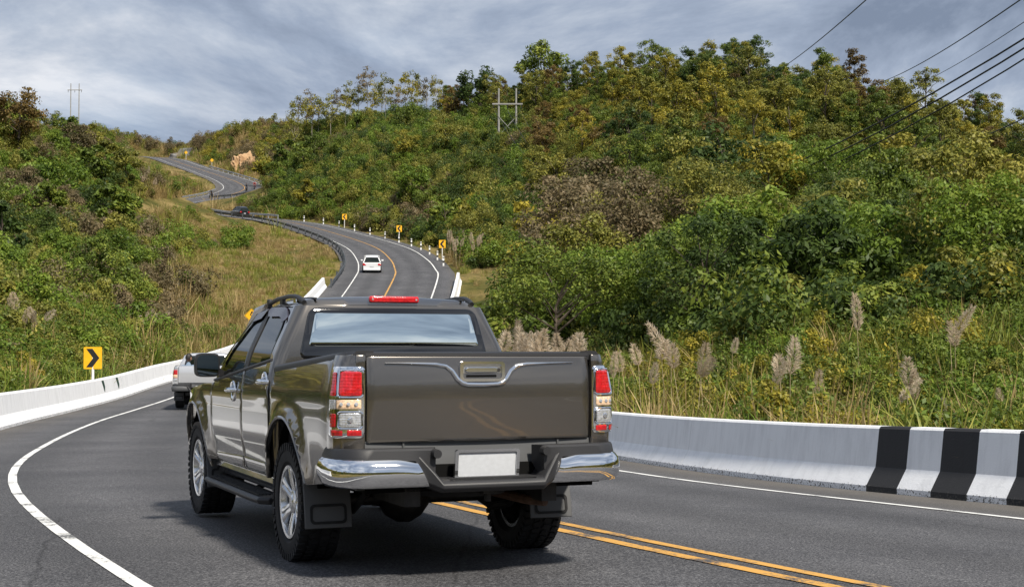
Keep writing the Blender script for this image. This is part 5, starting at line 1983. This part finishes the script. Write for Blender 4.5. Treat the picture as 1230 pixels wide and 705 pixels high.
ARCH = {
    'round': [archetype(1, 7.0, 3.0, 2.9, 30, 130, .36, 'round', .16), archetype(2, 8.0, 2.7, 3.4, 32, 120, .36, 'round', .16), archetype(3, 6.2, 3.3, 2.5, 30, 130, .34, 'round', .15), archetype(30, 7.4, 2.6, 3.0, 24, 130, .40, 'round', .16)],
    'bushy': [archetype(4, 4.2, 2.8, 2.3, 34, 190, .22, 'dome', .10), archetype(5, 3.6, 2.5, 2.0, 32, 190, .20, 'dome', .10), archetype(6, 4.8, 2.3, 2.7, 34, 170, .22, 'dome', .10), archetype(31, 3.9, 3.1, 2.2, 36, 170, .23, 'dome', .10)],
    'tall': [archetype(7, 10.5, 2.5, 4.6, 46, 110, .30, 'round', .17, br=.30), archetype(8, 9.5, 2.5, 4.3, 44, 105, .30, 'cone', .16, br=.30), archetype(9, 11.5, 2.9, 4.6, 48, 105, .30, 'round', .18, br=.28)],
    'slender': [archetype(10, 8.5, 1.9, 2.3, 16, 62, .30, 'round', .07, 9, .42), archetype(11, 9.0, 1.7, 2.6, 15, 58, .30, 'round', .07, 9, .42), archetype(12, 7.5, 1.7, 2.4, 16, 60, .30, 'round', .07, 9, .42)],
    'near': [archetype(20, 4.2, 2.4, 2.2, 40, 210, .15, 'dome', .09, br=.30), archetype(21, 3.6, 2.6, 1.9, 40, 200, .17, 'dome', .09, br=.30), archetype(22, 4.8, 2.1, 2.5, 40, 210, .14, 'round', .09, 10, br=.30), archetype(23, 4.0, 2.3, 2.0, 34, 150, .24, 'dome', .09, br=.30, asp=.4), archetype(24, 5.2, 2.6, 2.2, 44, 200, .13, 'flat', .10, 12, br=.26, lift=.9)],
    'broad': [archetype(13, 6.5, 2.6, 2.6, 22, 85, .58, 'round', .13, br=.34, asp=.55), archetype(14, 5.6, 2.4, 2.2, 20, 85, .55, 'dome', .13, br=.34, asp=.55)],
}


def tree(name, kind, var, x, y, s, leaf, label, group, bark='wood_bark', cat='tree', sz=1.0):
    r = empty(name, (x, y, gz(x, y) - .1), RNG.uniform(0, 6.28))
    r.scale = (s, s, s * sz)
    tm, cm = ARCH[kind][var % len(ARCH[kind])]
    t = mkobj('trunk', tm, r); t.material_slots[0].link = 'OBJECT'; t.material_slots[0].material = MAT[bark]
    c = mkobj('crown', cm, r); c.material_slots[0].link = 'OBJECT'; c.material_slots[0].material = MAT[leaf]
    return tag(r, label, cat, group)


def clear_of_road(x, y, m):
    d, bi, side = road_dist(np.array([x]), np.array([y]))
    half = RD[bi, 6] + SH_R if side[0] > 0 else RD[bi, 5] + SH_L
    return d[0] > half + m


def bearing(x, y):
    return 615 + 1780 * x / y


# road samples that stay in sight from the bend: nothing tall is left standing before them
VIS = []
for i in range(idx_at(112), NR - 3, 3):
    if 251 < RD[i, 1] < 278: continue
    for off in (-RD[i, 5] - .8, -1.5, RD[i, 6] * .7):
        p = road_pt(i, off); VIS.append((615 + 1780 * p.x / p.y, 419.2 - 1780 * (p.z - 1.4) / p.y, p.y))
VIS = np.array(VIS)


def blocks(x, y, h, rad):
    """would a plant of this height and radius hide the climbing road?"""
    x, y = np.atleast_1d(x), np.atleast_1d(y)
    z = ground(x, y)
    px = 615 + 1780 * x / y; rp = 1780 * rad / y
    top = 419.2 - 1780 * (z + h - 1.4) / y; bot = 419.2 - 1780 * (z - 1.4) / y
    out = np.zeros(len(x), bool)
    for (vx, vy, vd) in VIS:
        out |= (np.abs(px - vx) < rp + 2) & (vd > y) & (vy > top - 2) & (vy < bot + 4)
    return out


KH = {'round': (7.5, 2.9), 'bushy': (4.5, 2.6), 'tall': (11, 2.2), 'slender': (9, 1.8), 'broad': (6.4, 2.5), 'near': (5, 2.4)}

# -- named trees the eye picks out (bearing, distance, kind, variant, scale, leaf, label)
NAMED = [
    (652, 258, 'round', 1, 1.55, 'leaf_green', 'large dense green tree just right of the H shaped pole'),
    (575, 268, 'round', 0, 1.35, 'leaf_dark', 'dark tree just left of the H shaped pole'),
    (705, 66, 'near', 4, 1.35, 'leaf_brown', 'brownish seeding bush tree beyond the truck tailgate'),
    (775, 70, 'near', 2, 1.25, 'leaf_brown', 'grey brown bush tree right of the seeding one'),
    (668, 50, 'near', 4, .95, 'leaf_green', 'grey green leafy tree behind the grass plumes'),
    (640, 60, 'near', 3, 1.1, 'leaf_green', 'broad leaved tree with vine hung trunk behind the truck'),
    (870, 52, 'near', 2, 1.0, 'leaf_bright', 'bright green feathery tree in the middle of the right thicket'),
    (1180, 175, 'tall', 1, .75, 'leaf_dark', 'lone narrow tree standing above the ridge near the right edge'),
    (317, 284, 'broad', 1, .95, 'leaf_yellow', 'yellow green bush tree beside the hairpin'),
    (345, 292, 'broad', 0, 1.05, 'leaf_green', 'grey green round tree right of the yellow bush'),
    (68, 150, 'round', 2, 1.0, 'leaf_bright', 'bright green rounded tree on the left hillside'),
    (20, 168, 'round', 0, 1.0, 'leaf_russet', 'tall russet tree on top of the left hill'),
    (130, 88, 'bushy', 1, 1.0, 'leaf_green', 'small branching tree above the left grass bank'),
]
for (px, d, k, v, s, lf, lb) in NAMED:
    x = (px - 615) / 1780 * d
    tree('broadleaf_tree' if k in ('round', 'broad', 'tall') else 'bush_tree', k, v, x, d, s, lf, lb, None)

# slender pale trees in a row on the middle ridge
for n_, px in enumerate(list(range(322, 536, 9))):
    d = 305 + RNG.uniform(-8, 18) - (px - 420) * .10
    x = (px + RNG.uniform(-4, 4) - 615) / 1780 * d
    tree('slender_tree', 'slender', n_, x, d, RNG.uniform(.85, 1.35), ['leaf_olive', 'leaf_brown', 'leaf_yellow', 'leaf_olive'][n_ % 4],
         ORD[n_] + ' from left of the thin bare stemmed trees along the middle ridge', 'slender trees along the middle ridge', 'pale_bark')

# trees of the hillside woods, nearest and largest first
ZONES = [
    ('crest', (535, 1300), (0, 0), 2.7, ['tall', 'tall', 'round', 'tall'], ['leaf_green', 'leaf_dark', 'leaf_olive', 'leaf_russet', 'leaf_olive', 'leaf_green', 'leaf_yellow'], '', 'trees along the crest of the right ridge', 150, .62),
    # name, bearing range, distance range, spacing, kinds, leaves, label, group
    ('ridge', (640, 1300), (130, 225), 4.2, ['bushy', 'round', 'tall', 'round'], ['leaf_green', 'leaf_dark', 'leaf_olive', 'leaf_russet', 'leaf_olive', 'leaf_yellow'], 'tree in the wood along the top of the right ridge', 'trees along the right ridge', 120, .66),
    ('slope', (640, 1330), (78, 150), 4.4, ['bushy', 'round', 'bushy', 'near', 'bushy'], ['leaf_olive', 'leaf_green', 'leaf_yellow', 'leaf_green', 'leaf_dark', 'leaf_olive', 'leaf_bright', 'leaf_brown'], 'bushy tree in the thicket on the right hillside', 'thicket trees on the right hillside', 130, .74),
    ('near', (640, 1330), (44, 78), 3.3, ['near'], ['leaf_green', 'leaf_dark', 'leaf_olive', 'leaf_green', 'leaf_bright', 'leaf_dark', 'leaf_olive'], 'leafy bush tree in the dense growth above the right barrier', 'dense growth above the right barrier', 75, .95),
    ('middle', (330, 640), (150, 300), 7.0, ['bushy', 'bushy', 'round', 'broad'], ['leaf_green', 'leaf_olive', 'leaf_bright', 'leaf_dark', 'leaf_green', 'leaf_yellow'], 'bushy tree on the hillside above the climbing bend', 'trees above the climbing bend', 100, .80),
    ('left', (-60, 175), (95, 215), 5.2, ['bushy', 'round', 'bushy', 'broad'], ['leaf_dark', 'leaf_green', 'leaf_olive', 'leaf_green', 'leaf_bright', 'leaf_brown'], 'bushy tree in the growth covering the left hill', 'trees covering the left hill', 90, .70),
]
PLACED = []
LOOK = {'leaf_green': 'green', 'leaf_dark': 'dark green', 'leaf_olive': 'olive', 'leaf_yellow': 'yellowing', 'leaf_brown': 'brownish', 'leaf_russet': 'russet', 'leaf_bright': 'bright green'}
FORM = {'tall': 'tall tree', 'round': 'round crowned tree', 'bushy': 'bushy tree', 'broad': 'large leaved tree', 'near': 'dense bush', 'slender': 'thin tree'}
WHERE = {   # bearing limits and the landmark they lie at
    'ridge': [(760, 'just below the ridge near the power pole'), (930, 'just below the ridge above the truck tailgate'), (1080, 'just below the ridge under the power lines'), (9999, 'below the right end of the ridge')],
    'crest': [(760, 'on the crest near the power pole'), (930, 'on the crest above the truck tailgate'), (1080, 'on the crest under the power lines'), (9999, 'on the crest toward the right edge')],
    'slope': [(760, 'on the slope behind the truck cab'), (930, 'on the slope above the plain barrier'), (1080, 'on the slope above the striped barrier'), (9999, 'on the slope at the right edge')],
    'near': [(760, 'low behind the truck tailgate'), (930, 'low above the plain white barrier'), (1080, 'low above the first black stripe'), (9999, 'low above the last barrier stripes')],
    'middle': [(430, 'behind the farthest chevron sign'), (530, 'on the hill above the white car'), (9999, 'on the hill below the power pole')],
    'left': [(30, 'on the left hill at the picture edge'), (110, 'on the left hill above the chevron sign'), (9999, 'on the left hill toward the hairpin')],
}
TODO = []
for (zn, bx, dx, sp, kinds, leaves, lb, gp, cap, sc) in ZONES:
    cand = []
    rng = np.random.RandomState(sum(map(ord, zn)))
    for _ in range(9000):
        d = math.sqrt(rng.uniform(dx[0] ** 2, dx[1] ** 2)); px = rng.uniform(*bx)
        if zn == 'crest': d = np.interp(px, [530, 640, 700, 800, 900, 1100, 1300], [288, 250, 236, 202, 186, 154, 146]) + rng.uniform(-13, 6)
        if 585 < px < 636 and 175 < d < 232: continue
        x, y = (px - 615) / 1780 * d, d
        if any((x - a) ** 2 + (y - b) ** 2 < sp * sp for a, b in PLACED): continue
        if not clear_of_road(x, y, 4.2 if zn != 'near' else 7.5): continue
        if zn == 'middle' and road_dist(np.array([x]), np.array([y]))[2][0] < 0: continue
        if zn in ('middle', 'left') and blocks(x, y, 4.5, 2.2)[0]: continue
        PLACED.append((x, y)); cand.append((x, y))
        if len(cand) >= cap: break
    for k, (x, y) in enumerate(cand):
        kd = kinds[rng.randint(len(kinds))]
        # hillsides change hue in drifts
        q = float(vnoise(np.array([x]), np.array([y]), 21, 22.)[0])
        lf = leaves[int((q * 1.6 + rng.uniform(0, .8)) * len(leaves)) % len(leaves)]
        s = sc * rng.uniform(.75, 1.25)
        px = bearing(x, y)
        wh = next(w for lim, w in WHERE[zn] if px < lim)
        TODO.append((px, LOOK[lf] + ' ' + FORM[kd] + ' ' + wh, gp, kd, int(rng.randint(9)), x, y, s, lf))
CELL = {}
for t in TODO: CELL.setdefault(t[1], []).append(t)
for lab, ts in CELL.items():
    ts.sort(key=lambda t: t[0])
    n_ = len(ts)
    for k, (px, _, gp, kd, v, x, y, s, lf) in enumerate(ts):
        if n_ == 1: l2 = lab
        elif n_ == 2: l2 = ('leftmost ' if k == 0 else 'rightmost ') + lab
        elif k == 0: l2 = 'leftmost ' + lab
        elif k == n_ - 1: l2 = 'rightmost ' + lab
        elif n_ == 3: l2 = 'middle ' + lab
        else: l2 = lab + ', ' + ORD[k] + ' from left'
        tree({'tall': 'ridge_tree', 'round': 'broadleaf_tree', 'bushy': 'bush_tree', 'broad': 'broadleaf_tree', 'near': 'bush_tree'}[kd], kd, v, x, y, s, lf, l2, gp)

# ------------------------------------------------------------------ undergrowth and grass, scattered with geometry nodes


def scatter(name, protos, P, rot, scl, idx, label, cat):
    col = bpy.data.collections.new(name + '_sources')
    for i, (me, mt) in enumerate(protos):
        o = bpy.data.objects.new('%03d_%s_source' % (i, name), me)
        o.material_slots[0].link = 'OBJECT'; o.material_slots[0].material = MAT[mt]
        col.objects.link(o)
    me = bpy.data.meshes.new(name)
    me.vertices.add(len(P)); me.vertices.foreach_set('co', np.asarray(P, np.float32).ravel())
    for nm, tp, dat in (('rot', 'FLOAT_VECTOR', rot), ('scl', 'FLOAT_VECTOR', scl)):
        a = me.attributes.new(nm, tp, 'POINT'); a.data.foreach_set('vector', np.asarray(dat, np.float32).ravel())
    a = me.attributes.new('idx', 'INT', 'POINT'); a.data.foreach_set('value', np.asarray(idx, np.int32))
    o = mkobj(name, me)
    ng = bpy.data.node_groups.new(name + '_scatter', 'GeometryNodeTree')
    ng.interface.new_socket('Geometry', in_out='INPUT', socket_type='NodeSocketGeometry')
    ng.interface.new_socket('Geometry', in_out='OUTPUT', socket_type='NodeSocketGeometry')
    n, l = ng.nodes, ng.links
    gi, go = n.new('NodeGroupInput'), n.new('NodeGroupOutput')
    iop = n.new('GeometryNodeInstanceOnPoints')
    ci = n.new('GeometryNodeCollectionInfo')
    ci.inputs['Collection'].default_value = col
    ci.inputs['Separate Children'].default_value = True
    ci.inputs['Reset Children'].default_value = True
    iop.inputs['Pick Instance'].default_value = True
    def na(nm, tp):
        q = n.new('GeometryNodeInputNamedAttribute'); q.data_type = tp; q.inputs['Name'].default_value = nm
        return q.outputs['Attribute']
    l.new(gi.outputs[0], iop.inputs['Points'])
    l.new(ci.outputs[0], iop.inputs['Instance'])
    l.new(na('idx', 'INT'), iop.inputs['Instance Index'])
    l.new(na('rot', 'FLOAT_VECTOR'), iop.inputs['Rotation'])
    l.new(na('scl', 'FLOAT_VECTOR'), iop.inputs['Scale'])
    l.new(iop.outputs[0], go.inputs[0])
    md = o.modifiers.new('scatter', 'NODES'); md.node_group = ng
    return tag(o, label, cat, kind='stuff')


def shrub(seed, r, h, k, per, ls, asp=.5, br=.42):
    return crown(seed, r, h, h * .45, k, per, ls, 'dome', br, .5, asp, 'shrub')[1]


def blades(seed, n, h, spread, w, lean=.5, name='tuft', hv=.4):
    """a tuft of arching blades, three pieces each"""
    rng = np.random.RandomState(seed)
    V, F, T = [], [], []
    for i in range(n):
        a = rng.uniform(0, 6.283); r0 = spread * math.sqrt(rng.uniform())
        b = np.array([r0 * math.cos(a), r0 * math.sin(a), -.05])
        da = a + rng.normal(0, .9)
        d = np.array([math.cos(da), math.sin(da), 0])
        sd = np.array([-d[1], d[0], 0])
        hh = h * rng.uniform(1 - hv, 1.0 + hv * .5); ln = lean * hh * rng.uniform(.15, 1.2)
        k0 = len(V)
        for t, ww in ((0, 1), (.4, .85), (.75, .55), (1.0, .06)):
            droop = ln * t ** 1.8
            z = hh * (t - .22 * (ln / hh) * t ** 3)
            c = b + d * droop + np.array([0, 0, z])
            V.append(c - sd * w * ww); V.append(c + sd * w * ww)
        tt = np.clip(rng.normal(.5, .22), 0, 1)
        for j in range(3):
            F.append((k0 + 2 * j, k0 + 2 * j + 1, k0 + 2 * j + 3, k0 + 2 * j + 2)); T.append(tt)
    me = bpy.data.meshes.new(name)
    me.from_pydata([tuple(v) for v in V], [], F)
    at = me.attributes.new('tint', 'FLOAT', 'FACE'); at.data.foreach_set('value', np.array(T, np.float32))
    return me


def with_slot(me):
    if not me.materials: me.materials.append(MAT['leaf_green'])
    return me


SH = [with_slot(shrub(40, 1.5, 1.3, 14, 140, .17)), with_slot(shrub(41, 1.9, 1.5, 16, 140, .19)), with_slot(shrub(42, 1.2, 1.7, 13, 130, .16)), with_slot(shrub(43, 1.6, 1.3, 14, 130, .20, .45))]
SHP = []
for lf in ('leaf_green', 'leaf_olive', 'leaf_dark', 'leaf_yellow', 'leaf_brown', 'leaf_bright'):
    SHP += [(me, lf) for me in SH]


def sample(n, bx, dx, seed, margin, dens=None, power=2.0):
    rng = np.random.RandomState(seed)
    d = (rng.uniform(dx[0] ** power, dx[1] ** power, n)) ** (1 / power)
    px = rng.uniform(bx[0], bx[1], n)
    x, y = (px - 615) / 1780 * d, d
    dist, bi, side = road_dist(x, y)
    half = np.where(side > 0, RD[bi, 6] + SH_R, RD[bi, 5] + SH_L)
    ok = dist > half + margin
    if dens is not None:
        ok &= rng.uniform(0, 1, n) < dens(x, y, px, d, dist - half, side)
    return x[ok], y[ok], rng


def put(x, y, rng, s0, s1, tilt=.12, sink=.1, sz=(0.8, 1.25)):
    n = len(x)
    z = ground(x, y) - sink
    s = rng.uniform(s0, s1, n)
    P = np.stack([x, y, z], 1)
    rot = np.stack([rng.normal(0, tilt, n), rng.normal(0, tilt, n), rng.uniform(0, 6.283, n)], 1)
    scl = np.stack([s, s, s * rng.uniform(sz[0], sz[1], n)], 1)
    return P, rot, scl


def drift_idx(x, y, rng, n_leaf, per=4, seed=31, scale=18., order=None):
    q = vnoise(x, y, seed, scale) * .75 + rng.uniform(0, .45, len(x))
    f = np.clip((q * n_leaf * 1.0).astype(int), 0, n_leaf * 3) % n_leaf
    if order is not None: f = np.array(order)[f]
    return f * per + rng.randint(0, per, len(x))


# the dry inner knoll and the verges stay open
def open_left(x, y, px, d, e, side):
    open_ = np.clip((px - 150) / 60, 0, 1) * (d < 245) * .72
    knoll = np.exp(-((px - 325) / 55) ** 2) * np.exp(-((d - 118) / 42.) ** 2)
    verge = np.clip(1 - e / 10, 0, 1) * (d > 60) * .8
    return np.clip(1 - 1.5 * knoll - verge - open_, .0, 1)


def scatter_shrubs():
    XS, YS, Sc = [], [], []
    parts = []
    x, y, rng = sample(7000, (640, 1330), (38, 240), 1, 6.5, None, 1.6)
    P, r, s = put(x, y, rng, .55, 1.1); parts.append((P, r, s, drift_idx(x, y, rng, 6, order=[0, 1, 3, 0, 2, 1])))
    x, y, rng = sample(3400, (300, 640), (140, 330), 2, 2.6, lambda x, y, px, d, e, s: (s > 0) * (1 - blocks(x, y, 2.2, 1.6)))
    P, r, s = put(x, y, rng, .75, 1.4); parts.append((P, r, s, drift_idx(x, y, rng, 6, order=[0, 1, 5, 2, 1, 4])))
    x, y, rng = sample(4200, (-90, 330), (56, 330), 3, 3.0, lambda x, y, px, d, e, s: open_left(x, y, px, d, e, s) * (1 - blocks(x, y, 2.0, 1.5)))
    P, r, s = put(x, y, rng, .6, 1.2); parts.append((P, r, s, drift_idx(x, y, rng, 6, order=[0, 1, 5, 1, 4, 0])))
    x, y, rng = sample(1100, (100, 420), (330, 470), 4, 3.0, lambda x, y, px, d, e, s: 1. - blocks(x, y, 2.6, 2))
    P, r, s = put(x, y, rng, .9, 1.6); parts.append((P, r, s, drift_idx(x, y, rng, 6, order=[4, 1, 3, 0, 4, 1])))
    # leafy weeds behind both barriers
    x, y, rng = sample(900, (600, 1330), (18, 46), 14, 2.2, lambda x, y, px, d, e, s: (s > 0) * 1.0, 1.3)
    P, r, s = put(x, y, rng, .28, .55); parts.append((P, r, s, drift_idx(x, y, rng, 6, order=[5, 0, 1, 5, 0, 3])))
    x, y, rng = sample(2600, (-90, 290), (32, 92), 15, 2.3, lambda x, y, px, d, e, s: (s < 0) * np.clip(1.25 - np.clip(px - 170, 0, 200) / 90, 0, 1), 1.4)
    P, r, s = put(x, y, rng, .30, .65); parts.append((P, r, s, drift_idx(x, y, rng, 6, order=[5, 0, 1, 0, 5, 3], seed=33, scale=8.)))
    # behind the photographer and beside the road out of frame
    rng = np.random.RandomState(5)
    x = rng.uniform(-120, 120, 1500); y = rng.uniform(-150, -22, 1500)
    x2 = np.concatenate([rng.uniform(-110, -24, 700), rng.uniform(26, 110, 700)]); y2 = rng.uniform(-22, 60, 1400)
    x, y = np.concatenate([x, x2]), np.concatenate([y, y2])
    dist, bi, side = road_dist(x, y)
    ok = dist > 12
    x, y = x[ok], y[ok]
    P, r, s = put(x, y, rng, 1.0, 2.2); parts.append((P, r, s, drift_idx(x, y, rng, 6, order=[0, 1, 2, 3, 4, 1])))
    cat = [np.concatenate([p[k] for p in parts]) for k in range(4)]
    scatter('undergrowth', SHP, cat[0], cat[1], cat[2], cat[3], 'dense mixed shrubs covering the hillsides', 'shrubs')


scatter_shrubs()

TU = [with_slot(blades(60, 46, .75, .38, .014, .8)), with_slot(blades(61, 40, .95, .40, .016, .9)), with_slot(blades(62, 36, .55, .35, .010, .6)), with_slot(blades(63, 30, 1.35, .30, .018, .85))]
TUP = [(m, 'grass_green') for m in TU] + [(m, 'grass_dry') for m in TU] + [(m, 'leaf_bright') for m in TU]


def scatter_grass():
    parts = []
    # tall rank grass behind the right barrier
    x, y, rng = sample(3600, (560, 1330), (17, 52), 7, 1.1, lambda x, y, px, d, e, s: (s > 0) * np.clip(1.25 - e / 16, .15, 1))
    P, r, s = put(x, y, rng, .55, 1.02, .20, .05)
    q = rng.uniform(0, 1, len(x)) + (vnoise(x, y, 41, 4.) - .5)
    f = np.where(q < .42, 0, np.where(q < .88, 1, 2))
    parts.append((P, r, s, f * 4 + rng.choice([0, 1, 3, 3], len(x))))
    # left bank above the barrier
    x, y, rng = sample(4200, (-90, 300), (30, 105), 8, 1.0, lambda x, y, px, d, e, s: np.clip(1.2 - d / 130, .2, 1))
    P, r, s = put(x, y, rng, .7, 1.3, .12, .05)
    q = rng.uniform(0, 1, len(x)) + (vnoise(x, y, 42, 7.) - .5) + np.clip((bearing(x, y) - 170) / 200, -.2, .5)
    f = np.where(q < .62, 0, np.where(q < 1.3, 1, 2)); f = np.where((q < .30), 2, f)
    parts.append((P, r, s, f * 4 + rng.randint(0, 4, len(x))))
    # dry mown knoll inside the bend and verges
    x, y, rng = sample(6200, (180, 420), (62, 245), 9, .5, lambda x, y, px, d, e, s: (s < 0) * (1. - blocks(x, y, .5, .3)))
    P, r, s = put(x, y, rng, .45, 1.0, .18, .06, (.5, 1.0))
    q = rng.uniform(0, 1, len(x)) + (vnoise(x, y, 43, 9.) - .5)
    f = np.where(q < .30, 0, 1)
    parts.append((P, r, s, f * 4 + rng.randint(0, 3, len(x))))
    # taller dry and green grass on the open left slope
    x, y, rng = sample(5200, (110, 345), (66, 250), 16, 2.0, lambda x, y, px, d, e, s: (s < 0) * np.clip((px - 110) / 60, 0, 1) * (1. - blocks(x, y, 1.6, .6)))
    P, r, s = put(x, y, rng, .9, 1.7, .16, .05)
    s = s * np.where(bearing(x, y) > 225, .45, 1.0)[:, None]
    q = rng.uniform(0, 1, len(x)) + (vnoise(x, y, 47, 11.) - .5) * 1.4
    parts.append((P, r, s, np.where(q < .42, 0, 4) + rng.randint(0, 4, len(x))))
    # verge right of the bend, and dry slopes by the high road
    x, y, rng = sample(2200, (300, 640), (112, 250), 10, .8, lambda x, y, px, d, e, s: (s > 0) * np.clip(1.1 - e / 7, 0, 1))
    P, r, s = put(x, y, rng, .5, .9, .15, .06)
    parts.append((P, r, s, np.where(rng.uniform(size=len(x)) < .6, 0, 4) + rng.randint(0, 3, len(x))))
    x, y, rng = sample(5200, (60, 330), (215, 470), 12, .6, lambda x, y, px, d, e, s: np.clip(1.3 - e / 40, .25, 1) * (1 - blocks(x, y, 2.0, .8)))
    P, r, s = put(x, y, rng, 1.3, 2.4, .15, .05)
    q = rng.uniform(0, 1, len(x)) + (vnoise(x, y, 45, 14.) - .5)
    parts.append((P, r, s, np.where(q < .35, 0, 4) + rng.randint(0, 4, len(x))))
    # dry patches among the shrubs of the hills
    x, y, rng = sample(2600, (330, 760), (190, 320), 13, 3)
    P, r, s = put(x, y, rng, 1.3, 2.3, .15, .05)
    parts.append((P, r, s, np.where(rng.uniform(size=len(x)) < .5, 0, 4) + rng.randint(0, 4, len(x))))
    cat = [np.concatenate([p[k] for p in parts]) for k in range(4)]
    scatter('tall_grass', TUP, cat[0], cat[1], cat[2], cat[3], 'green and straw coloured grass on the banks and verges', 'grass')


scatter_grass()

# ------------------------------------------------------------------ plume grass: each clump a plant with stems and feathery heads


def plume_mesh(seed, ln=.62, n=420):
    rng = np.random.RandomState(seed)
    t = rng.uniform(0, 1, n)
    ang = rng.uniform(0, 6.283, n)
    prof = np.sin(np.clip(t * 1.05, 0, 1) * math.pi) ** .7 * .105 + .008
    r = prof * rng.uniform(.2, 1, n)
    bendx = .16 * t ** 2
    C = np.stack([r * np.cos(ang) + bendx * ln, r * np.sin(ang), t * ln - r * .4], 1)
    N = np.stack([np.cos(ang), np.sin(ang), rng.normal(0, .3, n)], 1)
    # hairs hang outwards and up
    V, F = [], []
    for c, a, tt in zip(C, ang, t):
        d = np.array([math.cos(a) * .55, math.sin(a) * .55, 1.0 - .9 * rng.uniform()]); d /= np.linalg.norm(d)
        s = np.cross(d, [math.sin(a), -math.cos(a), .2]); s /= np.linalg.norm(s)
        L = .085 * rng.uniform(.6, 1.3); w = .0065
        k = len(V)
        V += [c - s * w, c + s * w, c + d * L + s * w * .3, c + d * L - s * w * .3]
        F.append((k, k + 1, k + 2, k + 3))
    me = bpy.data.meshes.new('plume')
    me.from_pydata([tuple(v) for v in V], [], F)
    at = me.attributes.new('tint', 'FLOAT', 'FACE'); at.data.foreach_set('value', np.clip(rng.normal(.5, .2, n), 0, 1).astype(np.float32))
    me.materials.append(MAT['plume'])
    return me


PLM = [plume_mesh(70), plume_mesh(71, .75, 460), plume_mesh(72, .5, 360)]
LEAFCL = [with_slot(blades(80, 40, 1.25, .22, .013, .85, 'leaves')), with_slot(blades(81, 34, 1.0, .2, .012, .9, 'leaves'))]


def plume_grass(x, y, heads, s, label, group, dry=False, hmean=1.75):
    s *= .8
    r = empty('plume_grass', (x, y, gz(x, y) - .05), RNG.uniform(0, 6.28))
    r.scale = (s, s, s)
    c = mkobj('leaves', LEAFCL[RNG.randint(2)], r); c.material_slots[0].link = 'OBJECT'; c.material_slots[0].material = MAT['grass_dry' if dry else 'grass_green']
    for k in range(heads):
        a = RNG.uniform(0, 6.28); q = RNG.uniform(.05, .35)
        h = hmean * RNG.uniform(.8, 1.15)
        b = Vector((.1 * math.cos(a), .1 * math.sin(a), 0)); t = Vector((q * math.cos(a), q * math.sin(a), h))
        m = MB(); m.tube([b, b.lerp(t, .5) + Vector((0, 0, .05)), t], [.009, .007, .005], 5)
        m.build('stem', MAT['straw'], r)
        p = mkobj('plume', PLM[RNG.randint(3)], r); p.location = t; p.rotation_euler = (RNG.normal(0, .28), RNG.normal(0, .28), RNG.uniform(0, 6.28)); p.scale = (RNG.uniform(.8, 1.3),) * 2 + (RNG.uniform(.75, 1.25),)
    return tag(r, label, 'grass plant', group, 'thing')


# (bearing, distance, heads, scale)
RIGHT_PLUMES = [(735, 33, 2, 1.0), (775, 31, 2, 1.1), (805, 30, 2, 1.2), (828, 29.5, 2, 1.25), (850, 30, 1, 1.1), (880, 34, 1, .9), (945, 27, 3, 1.0), (985, 28, 1, .9), (1035, 32, 1, 1.2), (1082, 26, 3, 1.0), (1148, 30, 2, 1.15), (1130, 24, 1, .8), (700, 35, 2, .9), (1200, 27, 1, .85)]
for k, (px, d, hd, s) in enumerate(RIGHT_PLUMES):
    PXO = sorted(p[0] for p in RIGHT_PLUMES)
    lb = {3: 'tallest pale plume grass behind the right barrier', 9: 'drooping straw plumes leaning over the striped end of the barrier', 10: 'plume grass nearest the right edge among dark bushes'}.get(k, 'feathery plume grass behind the right barrier, ' + ORD[PXO.index(px)] + ' from left')
    plume_grass((px - 615) / 1780 * d, d, hd, s, lb, 'plume grass behind the right barrier')
for k, (px, d, hd, s) in enumerate([(614, 36, 4, 1.3), (632, 35, 4, 1.35), (650, 34, 4, 1.3), (668, 35, 4, 1.25), (684, 34, 3, 1.2)]):
    plume_grass((px - 615) / 1780 * d, d, hd, s, 'clump of plume grass beside the truck cab, ' + ORD[k] + ' from left', 'plume clump beside the truck cab')
for k, px in enumerate((538, 542, 546, 550, 554, 558, 562, 566, 570, 575)):
    d = 142 + RNG.uniform(-6, 10)
    plume_grass((px - 615) / 1780 * d, d, 3, 1.5, 'pale plume grass by the chevron signs, ' + ORD[k] + ' from left', 'plume grass by the chevron signs', True)
for k, (px, d) in enumerate(((20, 66), (38, 62), (46, 63), (170, 78), (178, 80), (187, 79))):
    plume_grass((px - 615) / 1780 * d, d, 3, 1.2, 'plume grass among weeds on the left bank, ' + ORD[k] + ' from left', 'plume grass on the left bank', True)
for k, (px, d) in enumerate(((146, 200), (151, 205), (157, 208), (163, 212), (169, 207), (176, 214), (183, 210))):
    plume_grass((px - 615) / 1780 * d, d, 3, 1.6, 'dry plume grass on the crest below the hairpin, ' + ORD[k] + ' from left', 'plume grass on the crest', True)
